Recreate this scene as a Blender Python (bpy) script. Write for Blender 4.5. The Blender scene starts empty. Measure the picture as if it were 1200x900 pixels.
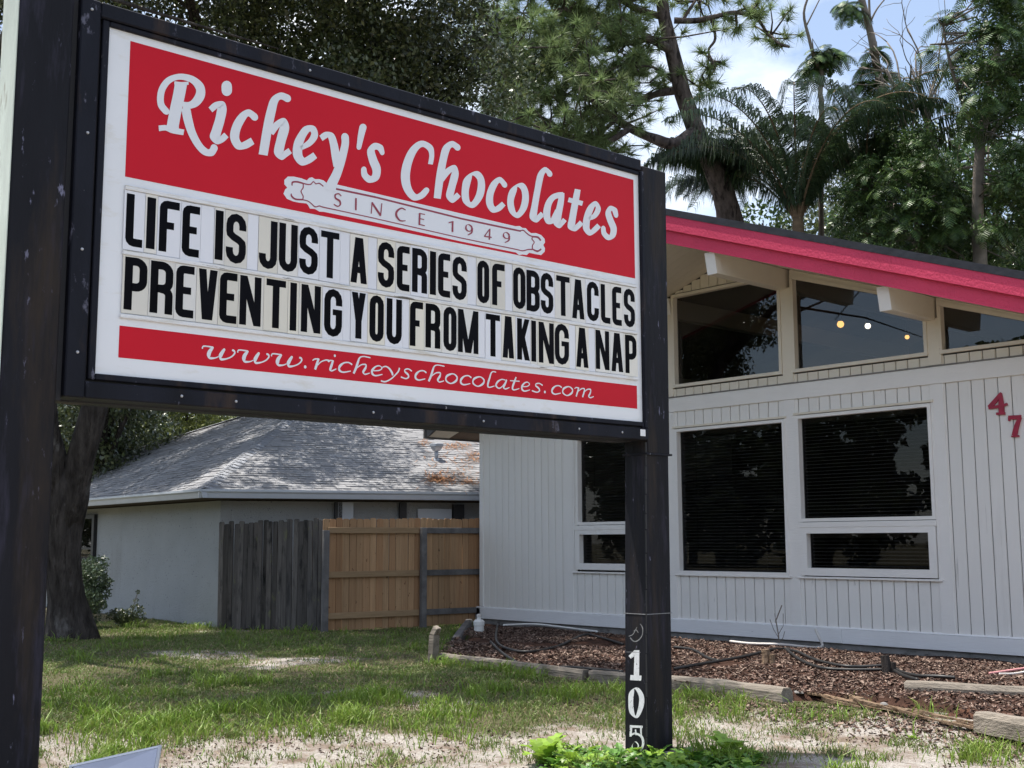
import bpy, math, random
import numpy as np
from mathutils import Vector, Matrix, noise
random.seed(7); rng = np.random.default_rng(7)
R = math.radians
SC = bpy.context.scene
COL = SC.collection
# ------------------------------------------------------------------ camera
F_PX = 1399.45
RT = np.array([math.cos(R(48.112)), math.sin(R(48.112)), 0.0])
FH = np.array([-math.sin(R(48.112)), math.cos(R(48.112)), 0.0])
PITCH, ROLL = R(7.5207), R(-0.22846)
FW = math.cos(PITCH)*FH + math.sin(PITCH)*np.array([0, 0, 1.0])
UP = -math.sin(PITCH)*FH + math.cos(PITCH)*np.array([0, 0, 1.0])
RT, UP = math.cos(ROLL)*RT + math.sin(ROLL)*UP, -math.sin(ROLL)*RT + math.cos(ROLL)*UP
EYE = np.array([0.0, 0.0, 1.32])
cam = bpy.data.cameras.new('camera'); camo = bpy.data.objects.new('camera', cam); COL.objects.link(camo)
cam.sensor_width = 36; cam.lens = 36*F_PX/1200; cam.clip_start = 0.05; cam.clip_end = 3000
camo.matrix_world = Matrix(((RT[0], UP[0], -FW[0], EYE[0]), (RT[1], UP[1], -FW[1], EYE[1]), (RT[2], UP[2], -FW[2], EYE[2]), (0, 0, 0, 1)))
SC.camera = camo

def at(px, py, depth):
    """world point that stands at a given distance in front of the camera"""
    return EYE + depth*(RT*(px-600)/F_PX - UP*(py-450)/F_PX + FW)
# ------------------------------------------------------------------ light
LIGHT = Vector((0.26, 0.15, -1.0)).normalized()
sun = bpy.data.lights.new('sun', 'SUN'); suno = bpy.data.objects.new('sun', sun); COL.objects.link(suno)
sun.energy = 4.8; sun.angle = R(0.53); sun.color = (1.0, 0.95, 0.87)
suno.rotation_euler = LIGHT.to_track_quat('-Z', 'Y').to_euler(); suno.location = (-5, -3, 30)
W = bpy.data.worlds.new('World'); SC.world = W; W.use_nodes = True
wn = W.node_tree; wn.nodes.clear()
def N(t, ty, **kw):
    n = t.nodes.new(ty)
    for k, v in kw.items():
        if k.startswith('i_'):
            n.inputs[k[2:].replace('_', ' ')].default_value = v
        else: setattr(n, k, v)
    return n
sky = N(wn, 'ShaderNodeTexSky', sky_type='NISHITA', sun_disc=False)
to_sun = -LIGHT
sky.sun_elevation = math.asin(to_sun.z); sky.sun_rotation = math.atan2(to_sun.x, to_sun.y)
sky.air_density = 1.0; sky.dust_density = 1.0; sky.ozone_density = 1.0
bg = N(wn, 'ShaderNodeBackground'); bg.inputs['Strength'].default_value = 0.13
bgc = N(wn, 'ShaderNodeBackground'); bgc.inputs['Color'].default_value = (0.93, 0.96, 1.0, 1); bgc.inputs['Strength'].default_value = 1.05
tc = N(wn, 'ShaderNodeTexCoord'); mp = N(wn, 'ShaderNodeMapping'); mp.inputs['Scale'].default_value = (1, 1, 2.2)
cn = N(wn, 'ShaderNodeTexNoise'); cn.inputs['Scale'].default_value = 3.4; cn.inputs['Detail'].default_value = 9; cn.inputs['Roughness'].default_value = 0.6
cr = N(wn, 'ShaderNodeValToRGB'); cr.color_ramp.elements[0].position = 0.45; cr.color_ramp.elements[0].color = (0.12, 0.12, 0.12, 1); cr.color_ramp.elements[1].position = 0.74
mx = N(wn, 'ShaderNodeMixShader'); wo = N(wn, 'ShaderNodeOutputWorld')
L = wn.links.new
L(tc.outputs['Generated'], mp.inputs['Vector']); L(mp.outputs[0], cn.inputs['Vector']); L(cn.outputs['Fac'], cr.inputs[0])
L(cr.outputs[0], mx.inputs[0]); L(sky.outputs[0], bg.inputs[0]); L(bg.outputs[0], mx.inputs[1]); L(bgc.outputs[0], mx.inputs[2]); L(mx.outputs[0], wo.inputs[0])
SC.view_settings.view_transform = 'Standard'; SC.view_settings.look = 'None'; SC.view_settings.gamma = 1; SC.view_settings.exposure = 0.70
SC.cycles.max_bounces = 8; SC.cycles.transparent_max_bounces = 12

# ------------------------------------------------------------------ materials
def hexc(h):
    h = h.lstrip('#'); return tuple((lambda c: c/12.92 if c <= .04045 else ((c+.055)/1.055)**2.4)(int(h[i:i+2], 16)/255) for i in (0, 2, 4))
def mat(name, col, rough=.6, spec=.5, var=0.0, vscale=6.0, stretch=(1, 1, 1), rnd=0.0, bump=0.0, bscale=40.0, bstretch=None,
        spots=None, metal=0.0, island=0.0, trans=0.0, coat=0.0, hue=None, tint=False):
    """principled material: base colour with noise variation, per-object variation, spots of a second colour, bump"""
    m = bpy.data.materials.new(name); m.use_nodes = True; t = m.node_tree; l = t.links.new
    b = t.nodes['Principled BSDF']; b.inputs['Roughness'].default_value = rough; b.inputs['Specular IOR Level'].default_value = spec
    b.inputs['Metallic'].default_value = metal; b.inputs['Coat Weight'].default_value = coat
    tcn = N(t, 'ShaderNodeTexCoord'); src = tcn.outputs['Object']
    oi = N(t, 'ShaderNodeObjectInfo')
    off = N(t, 'ShaderNodeVectorMath', operation='SCALE'); cmb = N(t, 'ShaderNodeCombineXYZ')
    l(oi.outputs['Random'], cmb.inputs[0]); l(oi.outputs['Random'], cmb.inputs[1]); l(cmb.outputs[0], off.inputs[0]); off.inputs['Scale'].default_value = 37.0 if rnd else 0.0
    add = N(t, 'ShaderNodeVectorMath', operation='ADD'); l(src, add.inputs[0]); l(off.outputs[0], add.inputs[1]); src = add.outputs[0]
    cur = N(t, 'ShaderNodeRGB'); cur.outputs[0].default_value = (*col, 1); cur = cur.outputs[0]
    def mixc(fac, a, bcol, blend='MIX'):
        x = N(t, 'ShaderNodeMix', data_type='RGBA', blend_type=blend); l(a, x.inputs['A'])
        if isinstance(bcol, tuple): x.inputs['B'].default_value = (*bcol, 1)
        else: l(bcol, x.inputs['B'])
        if isinstance(fac, float): x.inputs['Factor'].default_value = fac
        else: l(fac, x.inputs['Factor'])
        return x.outputs['Result']
    def noi(scale, stretchv, detail=6.0, rough_=.6, dist=0.0):
        q = N(t, 'ShaderNodeMapping'); q.inputs['Scale'].default_value = stretchv; l(src, q.inputs['Vector'])
        n = N(t, 'ShaderNodeTexNoise'); n.inputs['Scale'].default_value = scale; n.inputs['Detail'].default_value = detail
        n.inputs['Roughness'].default_value = rough_; n.inputs['Distortion'].default_value = dist; l(q.outputs[0], n.inputs['Vector']); return n.outputs['Fac']
    def valmul(cur, f, amt):
        mr = N(t, 'ShaderNodeMapRange'); mr.inputs['From Min'].default_value = .25; mr.inputs['From Max'].default_value = .75
        mr.inputs['To Min'].default_value = 1-amt; mr.inputs['To Max'].default_value = 1+amt; l(f, mr.inputs['Value'])
        hs = N(t, 'ShaderNodeHueSaturation'); l(mr.outputs[0], hs.inputs['Value']); l(cur, hs.inputs['Color']); return hs.outputs[0]
    if var: cur = valmul(cur, noi(vscale, stretch), var)
    if spots:
        for (sc_, st_, lo, hi, sc2) in spots:
            mr = N(t, 'ShaderNodeMapRange'); mr.inputs['From Min'].default_value = lo; mr.inputs['From Max'].default_value = hi; l(noi(sc_, st_, 8.0, .65), mr.inputs['Value'])
            cur = mixc(mr.outputs[0], cur, sc2)
    if rnd:
        mr = N(t, 'ShaderNodeMapRange'); mr.inputs['To Min'].default_value = 1-rnd; mr.inputs['To Max'].default_value = 1+rnd; l(oi.outputs['Random'], mr.inputs['Value'])
        hs = N(t, 'ShaderNodeHueSaturation'); l(mr.outputs[0], hs.inputs['Value']); l(cur, hs.inputs['Color']); cur = hs.outputs[0]
        if hue:
            ml = N(t, 'ShaderNodeMath', operation='MULTIPLY'); ml.inputs[1].default_value = 7.31; l(oi.outputs['Random'], ml.inputs[0])
            fr = N(t, 'ShaderNodeMath', operation='FRACT'); l(ml.outputs[0], fr.inputs[0]); cur = mixc(fr.outputs[0], cur, mixc(.5, cur, hue))
    if tint:
        ta = N(t, 'ShaderNodeAttribute', attribute_name='tint'); ad1 = N(t, 'ShaderNodeMath', operation='ADD'); ad1.inputs[1].default_value = 1.0; l(ta.outputs['Fac'], ad1.inputs[0])
        hs = N(t, 'ShaderNodeHueSaturation'); l(ad1.outputs[0], hs.inputs['Value']); l(cur, hs.inputs['Color']); cur = hs.outputs[0]
    if island:
        g = N(t, 'ShaderNodeNewGeometry'); mr = N(t, 'ShaderNodeMapRange'); mr.inputs['To Min'].default_value = 1-island; mr.inputs['To Max'].default_value = 1+island
        l(g.outputs['Random Per Island'], mr.inputs['Value']); hs = N(t, 'ShaderNodeHueSaturation'); l(mr.outputs[0], hs.inputs['Value']); l(cur, hs.inputs['Color']); cur = hs.outputs[0]
        if hue:
            ml = N(t, 'ShaderNodeMath', operation='MULTIPLY'); ml.inputs[1].default_value = 5.17; l(g.outputs['Random Per Island'], ml.inputs[0])
            fr = N(t, 'ShaderNodeMath', operation='FRACT'); l(ml.outputs[0], fr.inputs[0])
            pw = N(t, 'ShaderNodeMath', operation='POWER'); pw.inputs[1].default_value = 2.0; l(fr.outputs[0], pw.inputs[0]); cur = mixc(pw.outputs[0], cur, hue)
    l(cur, b.inputs['Base Color'])
    if bump:
        bp = N(t, 'ShaderNodeBump'); bp.inputs['Strength'].default_value = min(1, bump); bp.inputs['Distance'].default_value = .01*max(1, bump)
        l(noi(bscale, bstretch or stretch), bp.inputs['Height']); l(bp.outputs[0], b.inputs['Normal'])
    if trans:
        tr = N(t, 'ShaderNodeBsdfTranslucent'); l(cur, tr.inputs['Color']); ms = N(t, 'ShaderNodeMixShader'); ms.inputs[0].default_value = trans
        l(b.outputs[0], ms.inputs[1]); l(tr.outputs[0], ms.inputs[2]); l(ms.outputs[0], t.nodes['Material Output'].inputs[0])
    return m
M = {}
M['black_paint'] = mat('black_paint', (.010, .011, .018), .55, .16, var=.5, vscale=3, stretch=(1, 1, .35), bump=.35, bscale=22, bstretch=(1, 1, .5),
                       spots=[(14, (1, 1, .5), .62, .68, (.11, .11, .15)), (5, (1, 1, .25), .55, .70, (.045, .030, .024)), (34, (1, 1, .6), .69, .72, (.30, .29, .30))])
M['post_paint'] = mat('post_paint', (.010, .010, .014), .55, .16, var=.45, vscale=2, stretch=(1, 1, .25), bump=.5, bscale=12, bstretch=(2, 2, .3),
                      spots=[(10, (1.5, 1.5, .2), .54, .70, (.030, .028, .044)), (24, (1, 1, .3), .64, .70, (.20, .20, .29)), (2.2, (2, 2, .3), .52, .70, (.034, .025, .019))])
M['post_side_pale'] = mat('pale_grey_green', (.62, .68, .60), .7, .3, var=.25, vscale=4, stretch=(1, 1, .3), bump=.6, bscale=18, spots=[(9, (1, 1, .25), .60, .72, (.30, .27, .20)), (3, (1, 1, .4), .66, .7, (.04, .04, .05))])
M['acrylic'] = mat('white_acrylic', (.82, .83, .86), .28, .4, var=.04, vscale=1.5, spots=[(3.5, (1, 1, 3.0), .55, .80, (.66, .62, .53)), (22, (1, 1, .6), .71, .75, (.28, .20, .16))])
M['track'] = mat('white_track_plastic', (.78, .78, .79), .35, .5, spots=[(5, (1, 1, 9), .50, .68, (.58, .54, .44)), (3.2, (1, 1, 14), .61, .64, (.13, .115, .09))])
M['card'] = mat('yellowed_clear_card', (.74, .69, .58), .18, .6, rnd=.10, hue=(.80, .80, .84), var=.05, vscale=2)
M['card_white'] = mat('clean_clear_card', (.77, .77, .81), .18, .6, rnd=.03)
M['letter_black'] = mat('black_letter', (.004, .004, .006), .5, .05, rnd=.3, var=.3, vscale=4, spots=[(3.0, (1, 1, 1), .70, .80, (.05, .055, .07))])
M['vinyl_red'] = mat('red_vinyl', (.60, .010, .026), .38, .14, var=.05, vscale=1.2, bump=.05, bscale=3)
M['vinyl_darkred'] = mat('dark_red_vinyl', (.30, .03, .06), .4, .5)
M['vinyl_white'] = mat('white_vinyl', (.78, .79, .83), .3, .5)
M['white_paint'] = mat('white_siding_paint', (.81, .79, .755), .55, .4, rnd=.015, var=.03, vscale=1.2, bump=.30, bscale=30, bstretch=(3, 3, .15),
                       spots=[(2.0, (2, 2, .5), .62, .85, (.64, .62, .59)), (7, (2.5, 2.5, .25), .655, .70, (.60, .585, .56))])
M['white_trim'] = mat('white_trim_paint', (.82, .80, .77), .5, .4, var=.04, vscale=1.5, bump=.35, bscale=20, bstretch=(.4, 3, 3), spots=[(16, (.4, 1, 4), .70, .735, (.30, .28, .26))])
M['base_trim'] = mat('worn_white_base_paint', (.79, .79, .80), .5, .4, var=.04, vscale=2, bump=.4, bscale=20, bstretch=(.4, 3, 3), spots=[(11, (.35, 1, 4), .68, .71, (.12, .11, .10))])
M['cream_paint_warm_bounce'] = mat('cream_paint_warm_bounce', (.74, .68, .57), .55, .4, rnd=.02, var=.05, vscale=1.5, bump=.25, bscale=25, spots=[(9, (1, 1, .4), .70, .76, (.42, .35, .26))])  # soffit's own cream; on upper boards, trim and beams stands for bounced warm light
M['pink_paint'] = mat('pink_fascia_paint', (.66, .060, .130), .5, .25, var=.10, vscale=3, stretch=(.4, 1, 1), bump=1.2, bscale=55, bstretch=(1, 1, .5))
M['roof_edge'] = mat('black_roof_membrane', (.018, .02, .028), .6, .4, var=.4, vscale=6, bump=.5, bscale=12)
M['joint'] = mat('dark_joint', (.055, .055, .06), .9, .1)
M['foundation'] = mat('concrete_foundation', (.24, .23, .22), .85, .2, var=.25, vscale=5, bump=.8, bscale=20, spots=[(6, (1, 1, 2), .55, .7, (.06, .055, .05))])
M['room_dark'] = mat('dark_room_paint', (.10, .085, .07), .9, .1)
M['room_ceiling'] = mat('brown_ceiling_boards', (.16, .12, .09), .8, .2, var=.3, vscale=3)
M['blind'] = mat('dark_blind_slat', (.34, .33, .32), .5, .3)
M['number_red'] = mat('crimson_number_paint', (.36, .012, .045), .4, .5, var=.2, vscale=20)
M['number_white'] = mat('peeling_white_paint', (.74, .74, .77), .6, .3, var=.15, vscale=30, spots=[(60, (1, 1, 1), .60, .64, (.05, .05, .06))])
M['ghost_paint'] = mat('faded_grey_mark', (.22, .22, .23), .7, .3, var=.5, vscale=60)
M['stucco'] = mat('grey_stucco', (.40, .42, .43), .9, .15, var=.08, vscale=1.5, bump=2.2, bscale=60, spots=[(24, (1, 1, 1), .615, .66, (.20, .215, .23)), (1.2, (1, 1, .3), .60, .85, (.27, .27, .26))])
M['gutter'] = mat('painted_gutter', (.52, .56, .62), .35, .5, var=.08, vscale=2)
M['shingle'] = mat('grey_shingle', (.30, .30, .31), .9, .15, island=.13, hue=(.25, .25, .26), bump=.6, bscale=50)
M['shingle_cap'] = mat('grey_shingle_cap', (.30, .31, .335), .9, .15, island=.2, bump=.6, bscale=50)
M['metal_vent'] = mat('galvanised_vent', (.42, .44, .47), .45, .5, metal=.6, var=.1)
M['straw'] = mat('fallen_pine_needles', (.34, .17, .085), .8, .2, island=.35)
M['picket_tan'] = mat('tan_cedar_picket', (.39, .25, .140), .75, .2, rnd=.28, hue=(.36, .17, .08), var=.22, vscale=5, stretch=(6, 6, .35), bump=.6, bscale=14, bstretch=(6, 6, .3),
                      spots=[(9, (1.6, 1.6, .9), .645, .675, (.09, .045, .025)), (9, (5, 5, .25), .60, .80, (.22, .13, .075))])
M['rail_tan'] = mat('tan_rail', (.33, .225, .13), .75, .2, rnd=.08, var=.2, vscale=4, stretch=(.5, .5, 6), bump=.5, bscale=12)
M['rail_grey'] = mat('weathered_grey_and_shade', (.13, .125, .125), .85, .2, rnd=.12, var=.4, vscale=5, stretch=(1, 1, 1), bump=1, bscale=16)  # weathered fence and timber grey; on the left fascia it stands for shade
M['picket_old'] = mat('weathered_dark_picket', (.11, .10, .092), .9, .15, rnd=.45, hue=(.09, .085, .085), var=.4, vscale=7, stretch=(5, 5, .4), bump=1.4, bscale=14, bstretch=(6, 6, .35),
                      spots=[(3.2, (2, 2, .6), .52, .66, (.018, .018, .018)), (2.6, (2, 2, .9), .62, .74, (.19, .20, .09))])
M['timber'] = mat('weathered_landscape_timber', (.24, .21, .175), .9, .15, rnd=.15, var=.35, vscale=5, stretch=(.4, 3, 3), bump=1.6, bscale=16, bstretch=(.3, 4, 4), spots=[(5, (.5, 2, 2), .58, .70, (.09, .075, .06))])
M['rotten'] = mat('rotten_wood', (.22, .155, .105), .95, .1, rnd=.2, var=.5, vscale=10, bump=2.5, bscale=22, spots=[(8, (1, 1, 1), .56, .66, (.06, .035, .02))])
M['bark_oak'] = mat('oak_bark', (.060, .052, .048), .95, .1, var=.75, vscale=5, stretch=(2.2, 2.2, .5), bump=6, bscale=8, bstretch=(2.6, 2.6, .5), spots=[(2.5, (1, 1, .5), .58, .72, (.22, .21, .20)), (9, (2.5, 2.5, .4), .55, .66, (.03, .025, .022))])
M['bark_pine'] = mat('pine_bark', (.115, .092, .083), .95, .1, var=.6, vscale=6, stretch=(1.4, 1.4, .6), bump=6, bscale=7, spots=[(5, (1.5, 1.5, .5), .54, .62, (.035, .028, .026))])
M['bark_palm'] = mat('palm_bark', (.20, .14, .09), .9, .1, var=.3, vscale=6, stretch=(1, 1, 3), bump=1)
M['bark_grey'] = mat('grey_bark', (.21, .18, .155), .9, .1, var=.3, vscale=6, bump=1)
M['leaf_oak'] = mat('oak_leaf', (.058, .080, .036), .28, .7, island=.45, hue=(.13, .15, .055), trans=.22, tint=True)
M['leaf_hedge'] = mat('bright_hedge_leaf', (.085, .11, .028), .45, .5, island=.45, hue=(.20, .22, .045), trans=.28, tint=True)
M['leaf_bush'] = mat('bush_leaf', (.080, .115, .060), .35, .6, island=.35, trans=.2)
M['needle'] = mat('pine_needle', (.155, .215, .090), .5, .35, island=.3, hue=(.25, .31, .12), trans=.3, tint=True)
M['leaf_palm'] = mat('palm_leaflet', (.036, .066, .034), .38, .45, island=.45, hue=(.08, .12, .045), trans=.2, tint=True)
M['leaf_feather'] = mat('feathery_leaf', (.040, .080, .026), .45, .35, island=.3, hue=(.11, .17, .04), trans=.15, tint=True)
M['weed'] = mat('bright_weed_leaf', (.26, .42, .045), .42, .5, island=.3, hue=(.19, .30, .04), trans=.3)
M['weed_dark'] = mat('dark_weed_leaf', (.10, .22, .035), .45, .5, island=.35, trans=.25)
M['grass'] = mat('grass_blade', (.128, .215, .040), .5, .4, island=.38, hue=(.24, .22, .10), trans=.25)
M['grass_tall'] = mat('tall_grass_blade', (.18, .30, .038), .5, .4, island=.35, hue=(.22, .26, .06), trans=.3)
M['grass_dry'] = mat('dry_grass_blade', (.33, .27, .16), .7, .3, island=.35, trans=.15)
M['mulch_chip'] = mat('mulch_chip', (.072, .042, .033), .9, .15, island=.6, hue=(.30, .22, .175), var=.6, vscale=1.2)
M['white_plastic'] = mat('white_plastic', (.72, .72, .70), .4, .5, var=.08, vscale=8)
M['old_plastic'] = mat('dirty_white_pipe', (.60, .57, .54), .5, .4, var=.15, vscale=8)
M['hose_black'] = mat('black_hose', (.014, .013, .013), .5, .5)
M['hose_pink'] = mat('faded_pink_hose', (.55, .26, .26), .6, .3)
M['lamp_case'] = mat('grey_lamp_housing', (.40, .41, .44), .4, .5, metal=.3)
M['lamp_edge'] = mat('lamp_rim', (.70, .70, .72), .35, .5, metal=.3)
M['lamp_glass'] = mat('lamp_lens', (.55, .57, .66), .12, .6, var=.05)
M['dark_frame'] = mat('dark_window_frame', (.025, .025, .028), .5, .4)
M['asphalt'] = mat('asphalt', (.06, .06, .062), .9, .2, var=.15, vscale=8, bump=.5)
M['sticker'] = mat('white_sticker', (.82, .82, .84), .5, .3)
M['screw'] = mat('screw_head', (.45, .45, .47), .4, .5, metal=.6)
def glass(name, tint, refl=.05, rough=0.0):
    m = bpy.data.materials.new(name); m.use_nodes = True; t = m.node_tree; t.nodes.clear(); l = t.links.new
    lw = N(t, 'ShaderNodeLayerWeight'); lw.inputs['Blend'].default_value = .5
    pw = N(t, 'ShaderNodeMath', operation='POWER'); pw.inputs[1].default_value = 4.0; l(lw.outputs['Facing'], pw.inputs[0])
    fr = N(t, 'ShaderNodeMath', operation='MULTIPLY_ADD'); fr.inputs[1].default_value = .42; fr.inputs[2].default_value = refl; l(pw.outputs[0], fr.inputs[0])
    tr = N(t, 'ShaderNodeBsdfTransparent'); tr.inputs['Color'].default_value = (*tint, 1)
    gl = N(t, 'ShaderNodeBsdfGlossy'); gl.inputs['Roughness'].default_value = rough; gl.inputs['Color'].default_value = (.9, .92, .95, 1)
    ms = N(t, 'ShaderNodeMixShader'); o = N(t, 'ShaderNodeOutputMaterial')
    l(fr.outputs[0], ms.inputs[0]); l(tr.outputs[0], ms.inputs[1]); l(gl.outputs[0], ms.inputs[2]); l(ms.outputs[0], o.inputs[0]); return m
M['glass'] = glass('tinted_window_glass', (.62, .62, .62), .045); M['glass_dark'] = glass('dark_window_glass', (.50, .50, .50), .02)
def emit(name, c, s):
    m = bpy.data.materials.new(name); m.use_nodes = True; t = m.node_tree; t.nodes.clear()
    e = N(t, 'ShaderNodeEmission'); e.inputs[0].default_value = (*c, 1); e.inputs[1].default_value = s; o = N(t, 'ShaderNodeOutputMaterial'); t.links.new(e.outputs[0], o.inputs[0]); return m
M['bulb_warm'] = emit('warm_bulb', (1, .50, .14), 2.6); M['bulb_white'] = emit('white_bulb', (1, .88, .68), 4.5)

# ------------------------------------------------------------------ mesh helpers
class MB:
    def __init__(s): s.v = []; s.f = []; s.mi = []
    def add(s, vs, fs, mi=0):
        o = len(s.v); s.v += [tuple(map(float, v)) for v in vs]; s.f += [tuple(i+o for i in f) for f in fs]; s.mi += [mi]*len(fs); return s
    def box(s, x0, x1, y0, y1, z0, z1, mi=0):
        return s.add([(x0, y0, z0), (x1, y0, z0), (x1, y1, z0), (x0, y1, z0), (x0, y0, z1), (x1, y0, z1), (x1, y1, z1), (x0, y1, z1)],
                     [(0, 3, 2, 1), (4, 5, 6, 7), (0, 1, 5, 4), (1, 2, 6, 5), (2, 3, 7, 6), (3, 0, 4, 7)], mi)
    def hexa(s, lo, hi, mi=0):  # two quads of four corners each
        return s.add(list(lo)+list(hi), [(0, 3, 2, 1), (4, 5, 6, 7), (0, 1, 5, 4), (1, 2, 6, 5), (2, 3, 7, 6), (3, 0, 4, 7)], mi)
    def prism(s, poly, d, mi=0):  # polygon (list of 3d points) extruded by vector d
        n = len(poly); d = np.array(d); vs = [np.array(p, float) for p in poly]; vs += [p+d for p in vs]
        return s.add(vs, [tuple(range(n-1, -1, -1)), tuple(range(n, 2*n))]+[(i, (i+1) % n, n+(i+1) % n, n+i) for i in range(n)], mi)
    def tube(s, pts, rad, k=8, mi=0, cap=True, wob=0.0):
        pts = [Vector(p) for p in pts]; n = len(pts); rad = rad if hasattr(rad, '__len__') else [rad]*n
        base = len(s.v); up = Vector((0, 0, 1)); prev = None
        for i, p in enumerate(pts):
            t = (pts[min(i+1, n-1)]-pts[max(i-1, 0)]); t = t.normalized() if t.length > 1e-9 else Vector((0, 0, 1))
            if prev is None: a = t.cross(up); a = a if a.length > .05 else t.cross(Vector((1, 0, 0)))
            else: a = prev-t*prev.dot(t)
            a.normalize(); prev = a; b = t.cross(a)
            for j in range(k):
                th = 2*math.pi*j/k; r = rad[i]*(1+(wob*noise.noise(Vector((p.x*1.7+math.cos(th), p.y*1.7+math.sin(th), p.z*1.2))) if wob else 0))
                s.v.append(tuple(p+a*(math.cos(th)*r)+b*(math.sin(th)*r)))
        for i in range(n-1):
            for j in range(k):
                s.f.append((base+i*k+j, base+i*k+(j+1) % k, base+(i+1)*k+(j+1) % k, base+(i+1)*k+j)); s.mi.append(mi)
        if cap:
            s.f.append(tuple(base+j for j in range(k-1, -1, -1))); s.mi.append(mi); s.f.append(tuple(base+(n-1)*k+j for j in range(k))); s.mi.append(mi)
        return s
    def lathe(s, prof, k=16, c=(0, 0, 0), mi=0):  # prof: (r,z)
        base = len(s.v)
        for r, z in prof:
            for j in range(k): th = 2*math.pi*j/k; s.v.append((c[0]+r*math.cos(th), c[1]+r*math.sin(th), c[2]+z))
        for i in range(len(prof)-1):
            for j in range(k): s.f.append((base+i*k+j, base+i*k+(j+1) % k, base+(i+1)*k+(j+1) % k, base+(i+1)*k+j)); s.mi.append(mi)
        s.f.append(tuple(base+j for j in range(k-1, -1, -1))); s.f.append(tuple(base+(len(prof)-1)*k+j for j in range(k))); s.mi += [mi, mi]
        return s
    def mesh(s, name, smooth=False):
        me = bpy.data.meshes.new(name); me.from_pydata(s.v, [], s.f); me.polygons.foreach_set('material_index', s.mi)
        if smooth: me.polygons.foreach_set('use_smooth', [True]*len(s.f))
        me.update(); return me
    def build(s, name, mats, parent=None, smooth=False, bevel=0.0, **kw):
        me = s.mesh(name, smooth)
        for m in (mats if isinstance(mats, (list, tuple)) else [mats]): me.materials.append(M[m])
        o = link(name, me, parent, **kw)
        if bevel:
            b = o.modifiers.new('bevel', 'BEVEL'); b.width = bevel; b.segments = 1; b.limit_method = 'ANGLE'
        return o
def link(name, data, parent=None, loc=None, rotz=None, label=None, cat=None, group=None, kind=None):
    o = bpy.data.objects.new(name, data); COL.objects.link(o)
    if parent: o.parent = parent
    if loc is not None: o.location = loc
    if rotz is not None: o.rotation_euler = (0, 0, rotz)
    for k, v in (('label', label), ('category', cat), ('group', group), ('kind', kind)):
        if v: o[k] = v
    return o
def thing(name, label, cat, loc=(0, 0, 0), rotz=0, group=None): return link(name, None, None, loc, rotz, label, cat, group)
def np_mesh(name, V, K, m, parent=None, tint=None, **kw):
    """V: (n*K,3) vertices, K corners per face, every face its own corners"""
    V = np.asarray(V, np.float32).reshape(-1, 3); nf = len(V)//K
    me = bpy.data.meshes.new(name); me.vertices.add(len(V)); me.vertices.foreach_set('co', V.ravel())
    me.loops.add(len(V)); me.loops.foreach_set('vertex_index', np.arange(len(V), dtype=np.int32))
    me.polygons.add(nf); me.polygons.foreach_set('loop_start', np.arange(0, len(V), K, dtype=np.int32)); me.polygons.foreach_set('loop_total', np.full(nf, K, np.int32))
    me.update(calc_edges=True); me.materials.append(M[m])
    if tint is not None:
        a = me.attributes.new('tint', 'FLOAT', 'POINT'); a.data.foreach_set('value', np.asarray(tint, np.float32))
    return link(name, me, parent, **kw)
def spline(P, sub=6, closed=False):
    P = [np.array(p, float) for p in P]; n = len(P); out = []
    if n == 2 and not closed: return P
    rngi = range(n if closed else n-1)
    for i in rngi:
        if closed: a, b, c, d = P[(i-1) % n], P[i], P[(i+1) % n], P[(i+2) % n]
        else: a, b, c, d = P[max(i-1, 0)], P[i], P[i+1], P[min(i+2, n-1)]
        for k in range(sub):
            t = k/sub; out.append(.5*((2*b)+(-a+c)*t+(2*a-5*b+4*c-d)*t*t+(-a+3*b-3*c+d)*t**3))
    if not closed: out.append(P[-1])
    return out
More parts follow.
